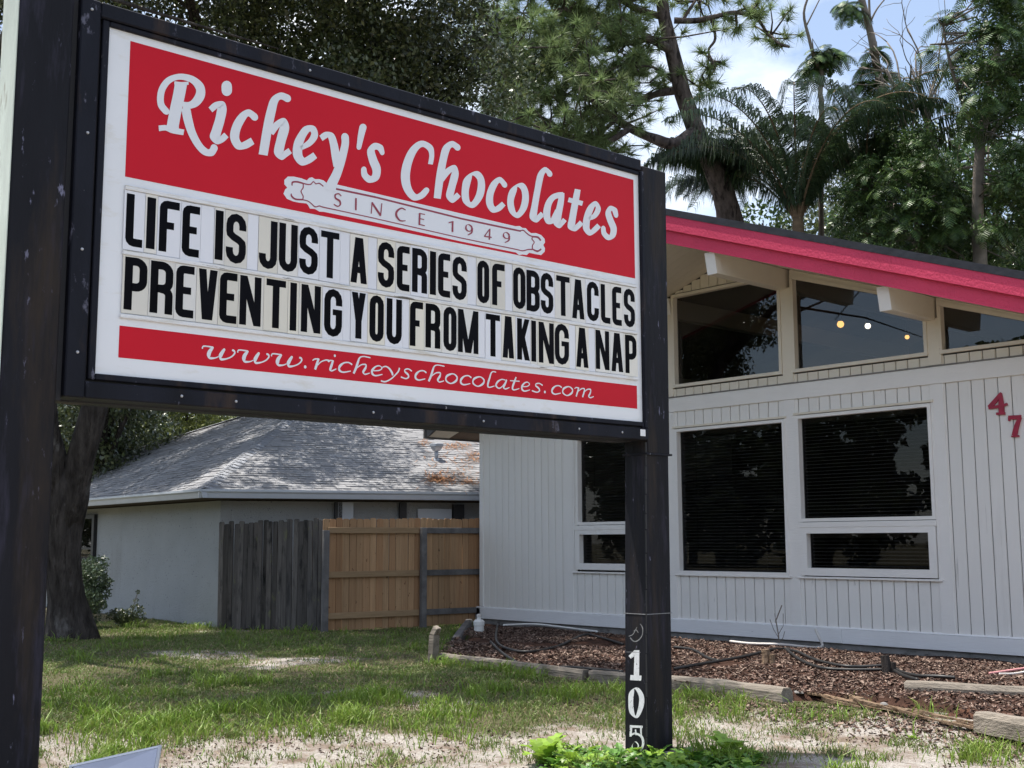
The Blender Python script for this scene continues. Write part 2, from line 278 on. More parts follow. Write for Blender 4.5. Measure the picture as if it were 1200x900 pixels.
# ------------------------------------------------------------------ lettering: outlines in metres on the faces they are painted on
SCRIPT=[('R',[(1,[(2.4889,3.5277,2.4616,3.4997),(2.4665,3.5497,2.433,3.5285),(2.4622,3.5833,2.4258,3.5768),(2.4695,3.6242,2.4359,3.6313),(2.4936,3.666,2.4698,3.6871),(2.5285,3.6927,2.5198,3.7215),(2.5654,3.7022,2.5699,3.7369),(2.6086,3.6971,2.6284,3.7348),(2.6345,3.6722,2.6785,3.7045),(2.635,3.6458,2.6872,3.6461),(2.6203,3.6147,2.6561,3.5891),(2.5989,3.5924,2.6093,3.5579),(2.5665,3.5857,2.5665,3.5489)]),(0,[(2.5198,3.6839,2.5865,3.6898),(2.5125,3.6214,2.5769,3.6251),(2.4981,3.5389,2.5621,3.5414),(2.4854,3.4559,2.5494,3.4602),(2.4817,3.4229,2.5491,3.4316)]),(0,[(2.5155,3.665,2.5164,3.6836),(2.5533,3.6731,2.5532,3.6884),(2.5944,3.6838,2.5933,3.7008)]),(0,[(2.4426,3.3987,2.4391,3.4279),(2.4769,3.4101,2.4799,3.4396),(2.5122,3.404,2.5189,3.4361),(2.5742,3.4073,2.5788,3.4384)]),(2,[(2.5589,3.5457,2.6065,3.5661),(2.5739,3.4836,2.6209,3.5063),(2.603,3.4144,2.643,3.4401),(2.6457,3.3563,2.6777,3.3864),(2.692,3.3262,2.7099,3.3635),(2.7432,3.3332,2.7227,3.3665),(2.7667,3.371,2.73,3.3847)])]),('i',[(3,[(2.7796,3.7211,2.84,3.7381),(2.7809,3.7,2.8413,3.7169)]),(0,[(2.7319,3.5679,2.7094,3.5888),(2.7602,3.5963,2.7441,3.6256),(2.7751,3.6007,2.7941,3.6419),(2.7612,3.5988,2.8132,3.6049),(2.7494,3.5366,2.8028,3.5365),(2.7333,3.478,2.7873,3.4755),(2.7222,3.4288,2.78,3.446),(2.7595,3.4002,2.7735,3.4417),(2.7994,3.4198,2.7787,3.4445),(2.8287,3.4533,2.8027,3.4728)])]),('c',[(1,[(2.988,3.6208,2.9645,3.5815),(2.9412,3.6343,2.9423,3.595),(2.8887,3.5953,2.9262,3.5745),(2.8494,3.5249,2.8995,3.5183),(2.838,3.4511,2.8905,3.4679),(2.8749,3.3997,2.9024,3.4421),(2.9328,3.4126,2.9177,3.4489),(2.9814,3.4494,2.9593,3.48)])]),('h',[(1,[(3.182,3.7758,3.1675,3.7315),(3.1308,3.7759,3.1376,3.7375),(3.0768,3.732,3.1186,3.7178),(3.0513,3.6586,3.1054,3.6588),(3.0307,3.5558,3.0866,3.5589),(3.008,3.3983,3.0622,3.4014)]),(0,[(3.0948,3.5245,3.0655,3.5357),(3.1285,3.5755,3.0989,3.5967),(3.1511,3.5939,3.1595,3.6365),(3.1351,3.585,3.1911,3.5905),(3.1117,3.4981,3.1693,3.4986),(3.1017,3.4236,3.1573,3.4395),(3.1459,3.3954,3.153,3.4401),(3.1814,3.421,3.1591,3.4465),(3.2114,3.4476,3.1889,3.4715)])]),('e',[(0,[(3.2725,3.4782,3.2584,3.4951),(3.3365,3.5218,3.3086,3.542),(3.3746,3.5822,3.33,3.5806),(3.3524,3.6334,3.3259,3.5963),(3.29,3.6201,3.3155,3.5903),(3.2482,3.5663,3.294,3.5536),(3.2205,3.5019,3.2782,3.5037),(3.2202,3.4313,3.2767,3.4565),(3.2669,3.3902,3.2889,3.4384),(3.3243,3.4129,3.3032,3.4462),(3.3717,3.4538,3.3463,3.481)])]),('y',[(0,[(3.4048,3.5601,3.3828,3.5855),(3.4336,3.5836,3.4228,3.6173),(3.4412,3.5852,3.4751,3.6185),(3.4531,3.5487,3.5024,3.5701),(3.4659,3.4801,3.5193,3.4981),(3.4788,3.424,3.5235,3.4377)]),(1,[(3.5268,3.6071,3.5785,3.6186),(3.5285,3.5674,3.5782,3.571),(3.5036,3.4782,3.5576,3.4758),(3.4738,3.3951,3.53,3.3869),(3.4393,3.3297,3.5023,3.3205),(3.4242,3.2845,3.4966,3.2824)])]),('apostrophe',[(3,[(3.6483,3.6991,3.6971,3.7003),(3.6388,3.646,3.6816,3.648),(3.6312,3.5752,3.6633,3.5771)])]),('s',[(3,[(3.8232,3.5917,3.7915,3.5722),(3.8076,3.6232,3.7793,3.5857),(3.7494,3.6234,3.7641,3.5873),(3.7046,3.5713,3.7561,3.5759),(3.7166,3.5089,3.7724,3.535),(3.7408,3.4598,3.8004,3.4786),(3.7396,3.4286,3.7837,3.4105),(3.7273,3.4218,3.7176,3.3787),(3.7078,3.4323,3.6709,3.4052),(3.7018,3.4547,3.6636,3.441)])]),('C',[(0,[(4.1765,3.5819,4.1411,3.579),(4.1875,3.6439,4.1499,3.6349),(4.1718,3.6996,4.1359,3.6656),(4.0916,3.7136,4.0969,3.6753),(4.0139,3.6558,4.0578,3.6369),(3.9625,3.5618,4.0225,3.5581),(3.9423,3.4628,4.0081,3.4755),(3.9652,3.381,4.0196,3.4111),(4.0294,3.333,4.0521,3.3759),(4.104,3.3583,4.0809,3.3882),(4.1468,3.4038,4.1152,3.4234)]),(3,[(4.1421,3.3978,4.1064,3.41),(4.1489,3.4093,4.1147,3.421)])]),('h',[(1,[(4.3761,3.7519,4.351,3.7114),(4.3197,3.7618,4.3259,3.7229),(4.2537,3.7105,4.3045,3.6987),(4.2254,3.6208,4.2813,3.6222),(4.2023,3.5148,4.2621,3.5193),(4.185,3.3759,4.2377,3.3801)]),(0,[(4.2596,3.4932,4.2308,3.5033),(4.3047,3.5499,4.2721,3.5713),(4.3355,3.5714,4.3464,3.6145),(4.321,3.5593,4.3753,3.5645),(4.2956,3.4779,4.3519,3.4779),(4.2786,3.4039,4.3344,3.4163),(4.3229,3.3708,4.3338,3.4119),(4.3664,3.3992,4.3377,3.4211),(4.3915,3.4245,4.3619,3.4438)])]),('o',[(4,[(4.4855,3.5771,4.5147,3.611),(4.521,3.5578,4.5702,3.587),(4.5247,3.5116,4.5848,3.5195),(4.5078,3.4515,4.5596,3.4399),(4.4748,3.4042,4.4876,3.3688),(4.459,3.4189,4.4102,3.392),(4.4558,3.4762,4.3989,3.4693),(4.4758,3.5495,4.4235,3.5497)])]),('c',[(1,[(4.7587,3.5849,4.7265,3.5533),(4.7061,3.6111,4.7038,3.572),(4.6378,3.5638,4.6822,3.5481),(4.5976,3.4849,4.6534,3.4852),(4.5946,3.4123,4.6507,3.4318),(4.6381,3.368,4.6642,3.4101),(4.705,3.3894,4.6812,3.4185),(4.7517,3.4331,4.7229,3.4532)])]),('o',[(4,[(4.8533,3.575,4.8842,3.6081),(4.8844,3.558,4.9342,3.585),(4.8914,3.5066,4.9498,3.5152),(4.8744,3.4441,4.925,3.4344),(4.8463,3.4045,4.856,3.3697),(4.8315,3.4207,4.785,3.3949),(4.8209,3.4759,4.7658,3.4684),(4.8462,3.5473,4.7948,3.5493)])]),('l',[(1,[(5.1476,3.737,5.1136,3.7012),(5.0901,3.7545,5.0989,3.7184),(5.028,3.6954,5.0801,3.6904),(4.998,3.5866,5.0525,3.5888),(4.9714,3.4747,5.0278,3.478),(4.9548,3.3906,5.0155,3.4056),(5.0094,3.3668,5.0098,3.4077),(5.0514,3.3967,5.0215,3.4176),(5.0846,3.4276,5.0524,3.4467)])]),('a',[(0,[(5.2508,3.6162,5.2563,3.5818),(5.1973,3.6022,5.2111,3.5677),(5.137,3.5697,5.1733,3.5477),(5.0896,3.5075,5.1449,3.5036),(5.0724,3.4276,5.1346,3.4409),(5.105,3.3758,5.1412,3.411),(5.1747,3.3977,5.1382,3.4129),(5.2211,3.4787,5.1808,3.4861)]),(0,[(5.2168,3.6071,5.2639,3.6123),(5.2041,3.5481,5.2587,3.5515),(5.1778,3.4593,5.2379,3.4617),(5.1613,3.3892,5.2264,3.4038),(5.2125,3.3636,5.2154,3.4025),(5.2531,3.394,5.2223,3.4111),(5.2822,3.4245,5.2494,3.4397)])]),('t',[(0,[(5.3598,3.6598,5.4136,3.6625),(5.3345,3.5731,5.3943,3.576),(5.3057,3.4585,5.3674,3.4618),(5.2912,3.3826,5.3551,3.4008),(5.3531,3.3666,5.349,3.4062),(5.3977,3.3945,5.3676,3.4171),(5.437,3.4298,5.403,3.4494)]),(0,[(5.2927,3.5563,5.3045,3.5901),(5.4245,3.554,5.4366,3.5882)])]),('e',[(0,[(5.4976,3.4666,5.4815,3.484),(5.5613,3.5001,5.5262,3.5171),(5.6021,3.5655,5.5522,3.559),(5.557,3.6109,5.5485,3.5732),(5.4846,3.5645,5.5338,3.5512),(5.4394,3.4797,5.5016,3.4799),(5.4315,3.3982,5.4923,3.417),(5.4858,3.3602,5.505,3.4019),(5.5463,3.3896,5.5158,3.4128),(5.5998,3.4363,5.5653,3.4565)])]),('s',[(3,[(5.7696,3.5619,5.7246,3.5437),(5.7542,3.5967,5.7146,3.5656),(5.6884,3.6019,5.7074,3.5712),(5.6454,3.547,5.7006,3.5562),(5.6644,3.4869,5.7235,3.5115),(5.6918,3.4399,5.7536,3.4562),(5.6858,3.4042,5.7353,3.3916),(5.6774,3.3968,5.6658,3.3574),(5.6522,3.4094,5.6109,3.3841),(5.646,3.4343,5.6009,3.4201)])])]
RIBBON=[(3.4979,3.3271),(4.8363,3.3129),(4.8723,3.3202),(4.8939,3.3116),(4.923,3.3154),(4.9447,3.2988),(4.9666,3.2901),(5.0108,3.2975),(5.0552,3.2919),(5.0848,3.2712),(5.0883,3.249),(5.0731,3.2284),(5.0879,3.2091),(5.0839,3.1858),(5.0539,3.1585),(5.0095,3.1572),(4.9509,3.1577),(4.929,3.1391),(4.8928,3.1374),(4.8639,3.129),(4.8389,3.1418),(4.395,3.1418),(3.7691,3.1527),(3.4201,3.1529),(3.3926,3.1494),(3.3649,3.1591),(3.3322,3.1556),(3.3183,3.1749),(3.31,3.1807),(3.2615,3.1766),(3.2241,3.1769),(3.1867,3.1844),(3.165,3.2091),(3.1749,3.2351),(3.1879,3.2472),(3.169,3.2628),(3.1684,3.2868),(3.1891,3.3102),(3.2262,3.3176),(3.2746,3.3175),(3.3099,3.3123),(3.3232,3.3292),(3.3421,3.3369),(3.3615,3.3299),(3.3889,3.3354),(3.4166,3.3334),(3.4335,3.3244),(3.4669,3.3285)]
RLINES=[('ribbon_line',[(0,[(3.4915,3.2947,3.4939,3.3058),(3.7659,3.2965,3.7684,3.308)]),(0,[(3.2825,3.2899,3.2895,3.2912),(3.2828,3.2664,3.2902,3.2661),(3.2698,3.2412,3.2773,3.2426),(3.2839,3.2164,3.2912,3.2192),(3.2818,3.1977,3.2888,3.1982)]),(0,[(3.2871,3.295,3.2849,3.2861),(3.2486,3.2968,3.2478,3.287),(3.2155,3.2868,3.2225,3.2796),(3.213,3.2646,3.2204,3.2651)]),(0,[(3.2852,3.2871,3.2868,3.294),(3.3127,3.2865,3.3134,3.2935),(3.3364,3.2924,3.3331,3.298),(3.3512,3.3097,3.3504,3.3164),(3.3665,3.3006,3.3685,3.3076),(3.3882,3.3073,3.3906,3.3143),(3.4137,3.2959,3.4176,3.3014)]),(0,[(3.2855,3.2024,3.2851,3.1936),(3.2412,3.1968,3.2383,3.187),(3.2196,3.208,3.2113,3.2005),(3.2156,3.2192,3.2093,3.2171)]),(0,[(3.2846,3.1941,3.286,3.2),(3.3139,3.1933,3.3163,3.1992),(3.3351,3.1845,3.339,3.1898),(3.3636,3.1678,3.3658,3.1747),(3.3918,3.1777,3.3921,3.1846),(3.4188,3.1753,3.4204,3.1823),(3.5366,3.1749,3.5379,3.1809),(3.7681,3.1724,3.7695,3.1786)])]),('ribbon_line',[(0,[(4.3934,3.28,4.3961,3.291),(4.8347,3.282,4.8377,3.2935),(4.8719,3.2848,4.8723,3.2939),(4.8994,3.2931,4.9027,3.3011),(4.9232,3.2809,4.9296,3.2881),(4.953,3.2686,4.958,3.2763),(4.9792,3.2653,4.983,3.2745)]),(0,[(4.9786,3.2628,4.9806,3.2743),(5.0218,3.2654,5.0289,3.2778),(5.0461,3.25,5.056,3.2586)]),(0,[(4.9726,3.2643,4.9821,3.2653),(4.9713,3.2484,4.9803,3.2525),(4.9892,3.2327,4.9988,3.2347),(4.9746,3.2118,4.9837,3.2113),(4.972,3.1842,4.9815,3.1853)]),(0,[(4.9765,3.1817,4.9813,3.1907),(5.0209,3.1725,5.0207,3.1849),(5.0577,3.1954,5.0509,3.2031)]),(0,[(4.9789,3.1873,4.9789,3.1795),(4.9396,3.1808,4.9407,3.1737),(4.893,3.1651,4.8928,3.1578),(4.8364,3.1658,4.8346,3.159),(4.5981,3.1661,4.5964,3.1594),(4.3958,3.1665,4.3942,3.16)])]),('ribbon_line',[(0,[(3.7657,3.2968,3.7686,3.3077),(4.3931,3.28,4.3963,3.291)]),(0,[(3.7681,3.1719,3.7696,3.1781),(4.3941,3.16,4.3958,3.1665)])])]
SINCE=[('letter_s',[(0,[(3.5352,3.2668,3.5306,3.2615),(3.5165,3.2784,3.515,3.2713),(3.4891,3.2658,3.4976,3.2625),(3.492,3.2412,3.501,3.2486),(3.5173,3.2305,3.5269,3.239),(3.5232,3.2164,3.533,3.2156),(3.5113,3.204,3.5115,3.1971),(3.4864,3.2109,3.4833,3.2051)])]),('letter_i',[(0,[(3.626,3.2702,3.6376,3.2723),(3.626,3.199,3.6375,3.2009)])]),('letter_n',[(0,[(3.7405,3.1996,3.7335,3.1988),(3.7459,3.2689,3.7388,3.268)]),(0,[(3.7357,3.2615,3.746,3.2694),(3.7959,3.1948,3.8076,3.2037)]),(0,[(3.8053,3.1969,3.7982,3.1962),(3.8131,3.2738,3.806,3.2731)])]),('letter_c',[(0,[(3.98,3.2666,3.9774,3.2611),(3.9474,3.2736,3.9493,3.2651),(3.9098,3.2457,3.9223,3.2414),(3.9071,3.2124,3.9207,3.2191),(3.9386,3.1886,3.9433,3.1974),(3.9793,3.1966,3.9794,3.2015)])]),('letter_e',[(0,[(4.0752,3.2633,4.0878,3.2652),(4.0733,3.1892,4.0858,3.191)]),(0,[(4.0826,3.2589,4.0838,3.2646),(4.1195,3.2592,4.1208,3.2649)]),(0,[(4.0828,3.2269,4.0841,3.2326),(4.1138,3.2268,4.1152,3.2325)]),(0,[(4.0795,3.1916,4.0812,3.1972),(4.1181,3.1898,4.1198,3.1955)])]),('digit_one',[(0,[(4.3231,3.2563,4.3362,3.2584),(4.3216,3.1892,4.3347,3.1912)]),(0,[(4.2994,3.2391,4.2973,3.2448),(4.3309,3.2513,4.3285,3.2577)])]),('digit_nine',[(4,[(4.4526,3.2548,4.4579,3.2605),(4.4718,3.2428,4.4835,3.2485),(4.47,3.2247,4.4764,3.2218),(4.4538,3.2188,4.4514,3.2122),(4.4388,3.2293,4.4272,3.2237),(4.4396,3.2489,4.4317,3.2481)]),(0,[(4.476,3.2403,4.4884,3.2409),(4.4715,3.2127,4.4821,3.2091),(4.4445,3.1921,4.4484,3.1879)])]),('digit_four',[(0,[(4.6167,3.2586,4.6278,3.2601),(4.6129,3.1888,4.6239,3.1902)]),(0,[(4.6174,3.2581,4.6234,3.2557),(4.5752,3.2052,4.5811,3.2027)]),(0,[(4.5756,3.2007,4.577,3.2081),(4.6362,3.2034,4.6376,3.2108)])]),('digit_nine',[(4,[(4.7551,3.2563,4.7604,3.2617),(4.773,3.2448,4.7849,3.2503),(4.7723,3.2273,4.7783,3.2245),(4.7552,3.2227,4.7529,3.2165),(4.7409,3.2322,4.7293,3.2262),(4.7404,3.2487,4.7327,3.2478)]),(0,[(4.7768,3.2406,4.7895,3.2415),(4.7738,3.2144,4.7838,3.2108),(4.7429,3.1925,4.7466,3.1884)])])]
POSTNUM=[('digit_one',[(0,[(-0.1093,0.5894,-0.0644,0.5922),(-0.1175,0.4116,-0.0674,0.4154)]),(0,[(-0.1432,0.5308,-0.1655,0.5478),(-0.0806,0.5679,-0.1094,0.5902)]),(0,[(-0.1513,0.389,-0.1475,0.4231),(-0.0486,0.3929,-0.0447,0.4266)])]),('digit_zero',[(4,[(-0.1063,0.3341,-0.0846,0.3469),(-0.0707,0.2915,-0.0282,0.3049),(-0.0714,0.2343,-0.0255,0.2327),(-0.0981,0.1625,-0.0807,0.1483),(-0.114,0.1866,-0.1531,0.1706),(-0.1227,0.2453,-0.1678,0.24),(-0.1147,0.3095,-0.1569,0.3083)])]),('digit_five',[(0,[(-0.1549,0.0769,-0.1535,0.0938),(-0.0369,0.0873,-0.0356,0.1021)]),(0,[(-0.1515,0.0879,-0.1304,0.0894),(-0.1584,0.0184,-0.1373,0.0201)]),(0,[(-0.0596,0.0938,-0.044,0.0959),(-0.0584,0.0387,-0.0428,0.0409)]),(0,[(-0.1084,0.0694,-0.0954,0.0722),(-0.1014,0.0332,-0.0884,0.0361)]),(0,[(-0.1446,0.0228,-0.1505,0.0343),(-0.1039,0.0383,-0.1012,0.0514),(-0.0562,0.0249,-0.0376,0.0372),(-0.0415,-0.0138,-0.0209,-0.012),(-0.0654,-0.0604,-0.046,-0.063)]),(4,[(-0.1075,-0.0103,-0.1001,-0.0055),(-0.0796,-0.0326,-0.0692,-0.0313),(-0.1053,-0.0601,-0.1049,-0.0665),(-0.1293,-0.0391,-0.1376,-0.0448)]),(0,[(-0.1655,-0.0698,-0.1499,-0.0607),(-0.1365,-0.096,-0.1273,-0.0835),(-0.0769,-0.0937,-0.0745,-0.0806)])]),('ghost_mark',[(0,[(-0.0579,0.7652,-0.052,0.7677),(-0.0379,0.7367,-0.0288,0.7382),(-0.0434,0.691,-0.0361,0.6895),(-0.0803,0.6582,-0.0744,0.6523),(-0.1153,0.6519,-0.1191,0.6445),(-0.1466,0.6724,-0.1533,0.6674)]),(0,[(-0.1617,0.6766,-0.1646,0.6807),(-0.1198,0.6934,-0.1257,0.6968),(-0.0841,0.7436,-0.0875,0.7448)]),(0,[(-0.1136,0.7121,-0.1177,0.7167),(-0.0958,0.7212,-0.0925,0.7286),(-0.0756,0.7059,-0.0714,0.7085)]),(0,[(-0.1858,0.5712,-0.1855,0.575),(-0.053,0.5776,-0.0529,0.5804)])])]
FACNUM=[('four',[(0,[(-6.0873,2.92,-6.0731,2.9087),(-6.1562,2.8556,-6.1236,2.8261),(-6.2387,2.7803,-6.2058,2.7472)]),(0,[(-6.2274,2.7429,-6.2306,2.7756),(-6.0905,2.7527,-6.095,2.7825),(-6.0143,2.7701,-6.021,2.7969)]),(0,[(-6.0987,2.9053,-6.0705,2.9042),(-6.113,2.7929,-6.0568,2.7911),(-6.1142,2.6864,-6.0555,2.6849)]),(0,[(-6.1465,2.6732,-6.1463,2.7007),(-6.0467,2.6701,-6.0465,2.6974)])]),('seven',[(0,[(-6.0113,2.6113,-6.0115,2.6559),(-5.8754,2.6105,-5.8756,2.6524)]),(0,[(-6.0162,2.6372,-5.9911,2.6337),(-6.0161,2.5972,-6.0011,2.5951)]),(0,[(-5.9018,2.6334,-5.8699,2.6187),(-5.9528,2.5395,-5.9058,2.5218),(-5.9855,2.4421,-5.93,2.4258)]),(0,[(-5.9909,2.4189,-5.9909,2.4362),(-5.908,2.4182,-5.908,2.4354)])])]
ROW1=[('L',2.286,2.374),('I',2.393,2.439),('F',2.46,2.566),('E',2.583,2.678),(' ',2.692,2.755),('I',2.766,2.811),('S',2.828,2.944),(' ',2.962,3.012),('J',3.022,3.13),('U',3.141,3.255),('S',3.267,3.384),('T',3.403,3.522),(' ',3.536,3.587),('A',3.599,3.709),(' ',3.725,3.772),('S',3.784,3.897),('E',3.916,4.007),('R',4.025,4.135),('I',4.155,4.201),('E',4.216,4.308),('S',4.325,4.435),(' ',4.449,4.502),('O',4.518,4.613),('F',4.636,4.738),(' ',4.749,4.799),('O',4.808,4.911),('B',4.92,5.032),('S',5.042,5.151),('T',5.178,5.298),('A',5.318,5.43),('C',5.454,5.565),('L',5.584,5.673),('E',5.692,5.783),('S',5.805,5.914)]
ROW2=[('P',2.291,2.407),('R',2.424,2.544),('E',2.559,2.658),('V',2.682,2.786),('E',2.801,2.9),('N',2.916,3.041),('T',3.071,3.189),('I',3.216,3.257),('N',3.285,3.408),('G',3.431,3.547),(' ',3.559,3.598),('Y',3.609,3.704),('O',3.73,3.828),('U',3.847,3.955),(' ',3.967,4.004),('F',4.012,4.107),('R',4.125,4.235),('O',4.258,4.357),('M',4.368,4.526),(' ',4.536,4.576),('T',4.585,4.699),('A',4.72,4.813),('K',4.839,4.944),('I',4.958,4.999),('N',5.021,5.152),('G',5.16,5.286),(' ',5.296,5.342),('A',5.35,5.461),(' ',5.474,5.522),('N',5.53,5.658),('A',5.677,5.789),('P',5.811,5.923)]
URL=[('w',2.713,2.902),('w',2.912,3.102),('w',3.11,3.302),('.',3.305,3.337),('r',3.372,3.467),('i',3.464,3.516),('c',3.526,3.618),('h',3.626,3.737),('e',3.746,3.833),('y',3.82,3.954),('s',3.958,4.031),('c',4.049,4.134),('h',4.148,4.265),('o',4.274,4.373),('c',4.384,4.472),('o',4.48,4.582),('l',4.596,4.664),('a',4.659,4.774),('t',4.781,4.859),('e',4.873,4.955),('s',4.968,5.057),('.',5.06,5.093),('c',5.127,5.22),('o',5.224,5.326),('m',5.34,5.506)]
# ------------------------------------------------------------------ the road sign
SS = R(1.381); SDIR = np.array([math.sin(SS), math.cos(SS), 0]); SN = np.array([math.cos(SS), -math.sin(SS), 0]); SD = -5.6215
# sign frame: x runs along the sign, y goes into it (0 = face), z up
def sign_frame(name, label, cat, s=0, y=0): 
    return thing(name, label, cat, tuple(SN*SD+SDIR*s-SN*y), R(90)-SS)
def strip2d(edges, cap=0, sub=5, smooth=True):
    """edges: (lx,lz,rx,rz) at control points -> list of 2d quads/polys"""
    closed = cap == 4
    Ls = [(e[0], e[1]) for e in edges]; Rs = [(e[2], e[3]) for e in edges]
    if smooth: Ls, Rs = spline(Ls, sub, closed), spline(Rs, sub, closed)
    else: Ls = [np.array(p, float) for p in Ls]; Rs = [np.array(p, float) for p in Rs]
    P = []; n = len(Ls)
    for i in range(n if closed else n-1):
        j = (i+1) % n; P.append([Ls[i], Ls[j], Rs[j], Rs[i]])
    def capf(l, r, t):
        c = (l+r)/2; h = (l-r)/2; rad = np.linalg.norm(h); t = t/(np.linalg.norm(t) or 1)*rad
        return [c+h*math.cos(a)+t*math.sin(a) for a in np.linspace(0, math.pi, 9)]
    if cap in (1, 3): P.append(capf(Ls[0], Rs[0], (Ls[0]+Rs[0])/2-(Ls[1]+Rs[1])/2))
    if cap in (2, 3): P.append(capf(Ls[-1], Rs[-1], (Ls[-1]+Rs[-1])/2-(Ls[-2]+Rs[-2])/2))
    return P
def flat(strokes2d, off, to3=None, step=.00012):
    """each stroke (a list of 2d polygons) as thin film lying off the face"""
    mb = MB()
    for k, polys in enumerate(strokes2d):
        y = -(off+step*k)
        for poly in polys:
            a = sum(poly[i][0]*poly[(i+1) % len(poly)][1]-poly[(i+1) % len(poly)][0]*poly[i][1] for i in range(len(poly)))
            if a < 0: poly = poly[::-1]
            mb.add([to3(p[0], y, p[1]) if to3 else (p[0], y, p[1]) for p in poly], [tuple(range(len(poly)))])
    return mb
sign = sign_frame('roadside_sign', 'large black framed roadside sign with red and white face and black changeable letters', 'sign')
PT, PB, PL, PR = 3.874, 2.130, 2.165, 5.972
MB().box(PL-.02, PR+.02, 0.0, .012, PB-.02, PT+.02).build('face_panel', 'acrylic', sign)
MB().box(2.04, 5.985, .02, .27, 2.03, 3.96).build('cabinet', 'black_paint', sign)
# frame members, mitred look: outer mouldings proud of the groove, retainer strips next to the face
def frame_bar(x0, x1, z0, z1, y0=-.028, y1=.30): return MB().box(x0, x1, y0, y1, z0, z1).build('frame_bar', 'black_paint', sign, bevel=.006)
frame_bar(2.015, 2.112, 2.005, 3.985); frame_bar(2.113, 5.985, 3.905, 3.985); frame_bar(2.113, 6.012, 2.005, 2.085)
frame_bar(5.978, 6.010, 2.086, 3.904)
MB().box(2.112, 5.978, .013, .019, 2.085, 3.905).build('groove_plate', 'joint', sign)
for b in ((2.128, 2.163, 2.098, 3.902), (2.164, 5.974, 3.876, 3.902), (2.164, 5.974, 2.098, 2.128)):
    MB().box(b[0], b[1], -.016, .0125, b[2], b[3]).build('retainer_strip', 'black_paint', sign, bevel=.004)
MB().box(2.03, 5.99, .12, .122, 1.998, 2.004).build('bottom_seam', 'joint', sign)
for s_ in (2.07, 2.07, 2.07): pass
for (s_, z_) in ((2.065, 3.93), (2.07, 3.30), (2.068, 2.72), (2.068, 2.22), (2.9, 2.045), (3.75, 2.045), (4.55, 2.045), (5.35, 2.045), (5.75, 2.045), (2.6, 2.05), (3.3, 3.94), (4.6, 3.945)):
    MB().lathe([(.008, 0), (.007, .004), (.002, .006)], 8).build('screw', 'screw', sign, loc=(s_, -.028, z_)).rotation_euler = (R(90), 0, 0)
MB().box(5.925, 5.975, -.0295, -.0285, 2.03, 2.075).build('sticker', 'sticker', sign)
# red vinyl fields
def quad(name, m, x0, x1, z0, z1, off): return flat([[[np.array((x0, z0)), np.array((x1, z0)), np.array((x1, z1)), np.array((x0, z1))]]], off).build(name, m, sign)
quad('red_field', 'vinyl_red', 2.276, 5.930, 3.128, 3.835, .0010)
quad('red_band', 'vinyl_red', 2.278, 5.928, 2.218, 2.376, .0010)
# script lettering
names_ = {'R': 'letter_r', 'C': 'letter_c'}
for nm, strokes in SCRIPT:
    if nm == 'i': lo_ = flat([strip2d(e, c, 6) for c, e in strokes[1:]], .0030).build('letter_i', 'vinyl_white', sign); flat([strip2d(e, c, 6) for c, e in strokes[:1]], .0030).build('dot', 'vinyl_white', lo_); continue
    flat([strip2d(e, c, 6) for c, e in strokes], .0030).build(names_.get(nm, ('letter_' + nm) if len(nm) == 1 else nm), 'vinyl_white', sign)
rb = flat([[[np.array(p) for p in RIBBON]]], .0016).build('ribbon', 'vinyl_white', sign)
# the stripe of red that separates ribbon outline and body
for nm, strokes in RLINES:
    flat([strip2d(e, c, 4, smooth=len(e) > 2) for c, e in strokes], .0022).build(nm, 'vinyl_darkred', rb)
for nm, strokes in SINCE:
    flat([strip2d(e, c, 5, smooth=len(e) > 2) for c, e in strokes], .0038).build(nm, 'vinyl_darkred', rb)
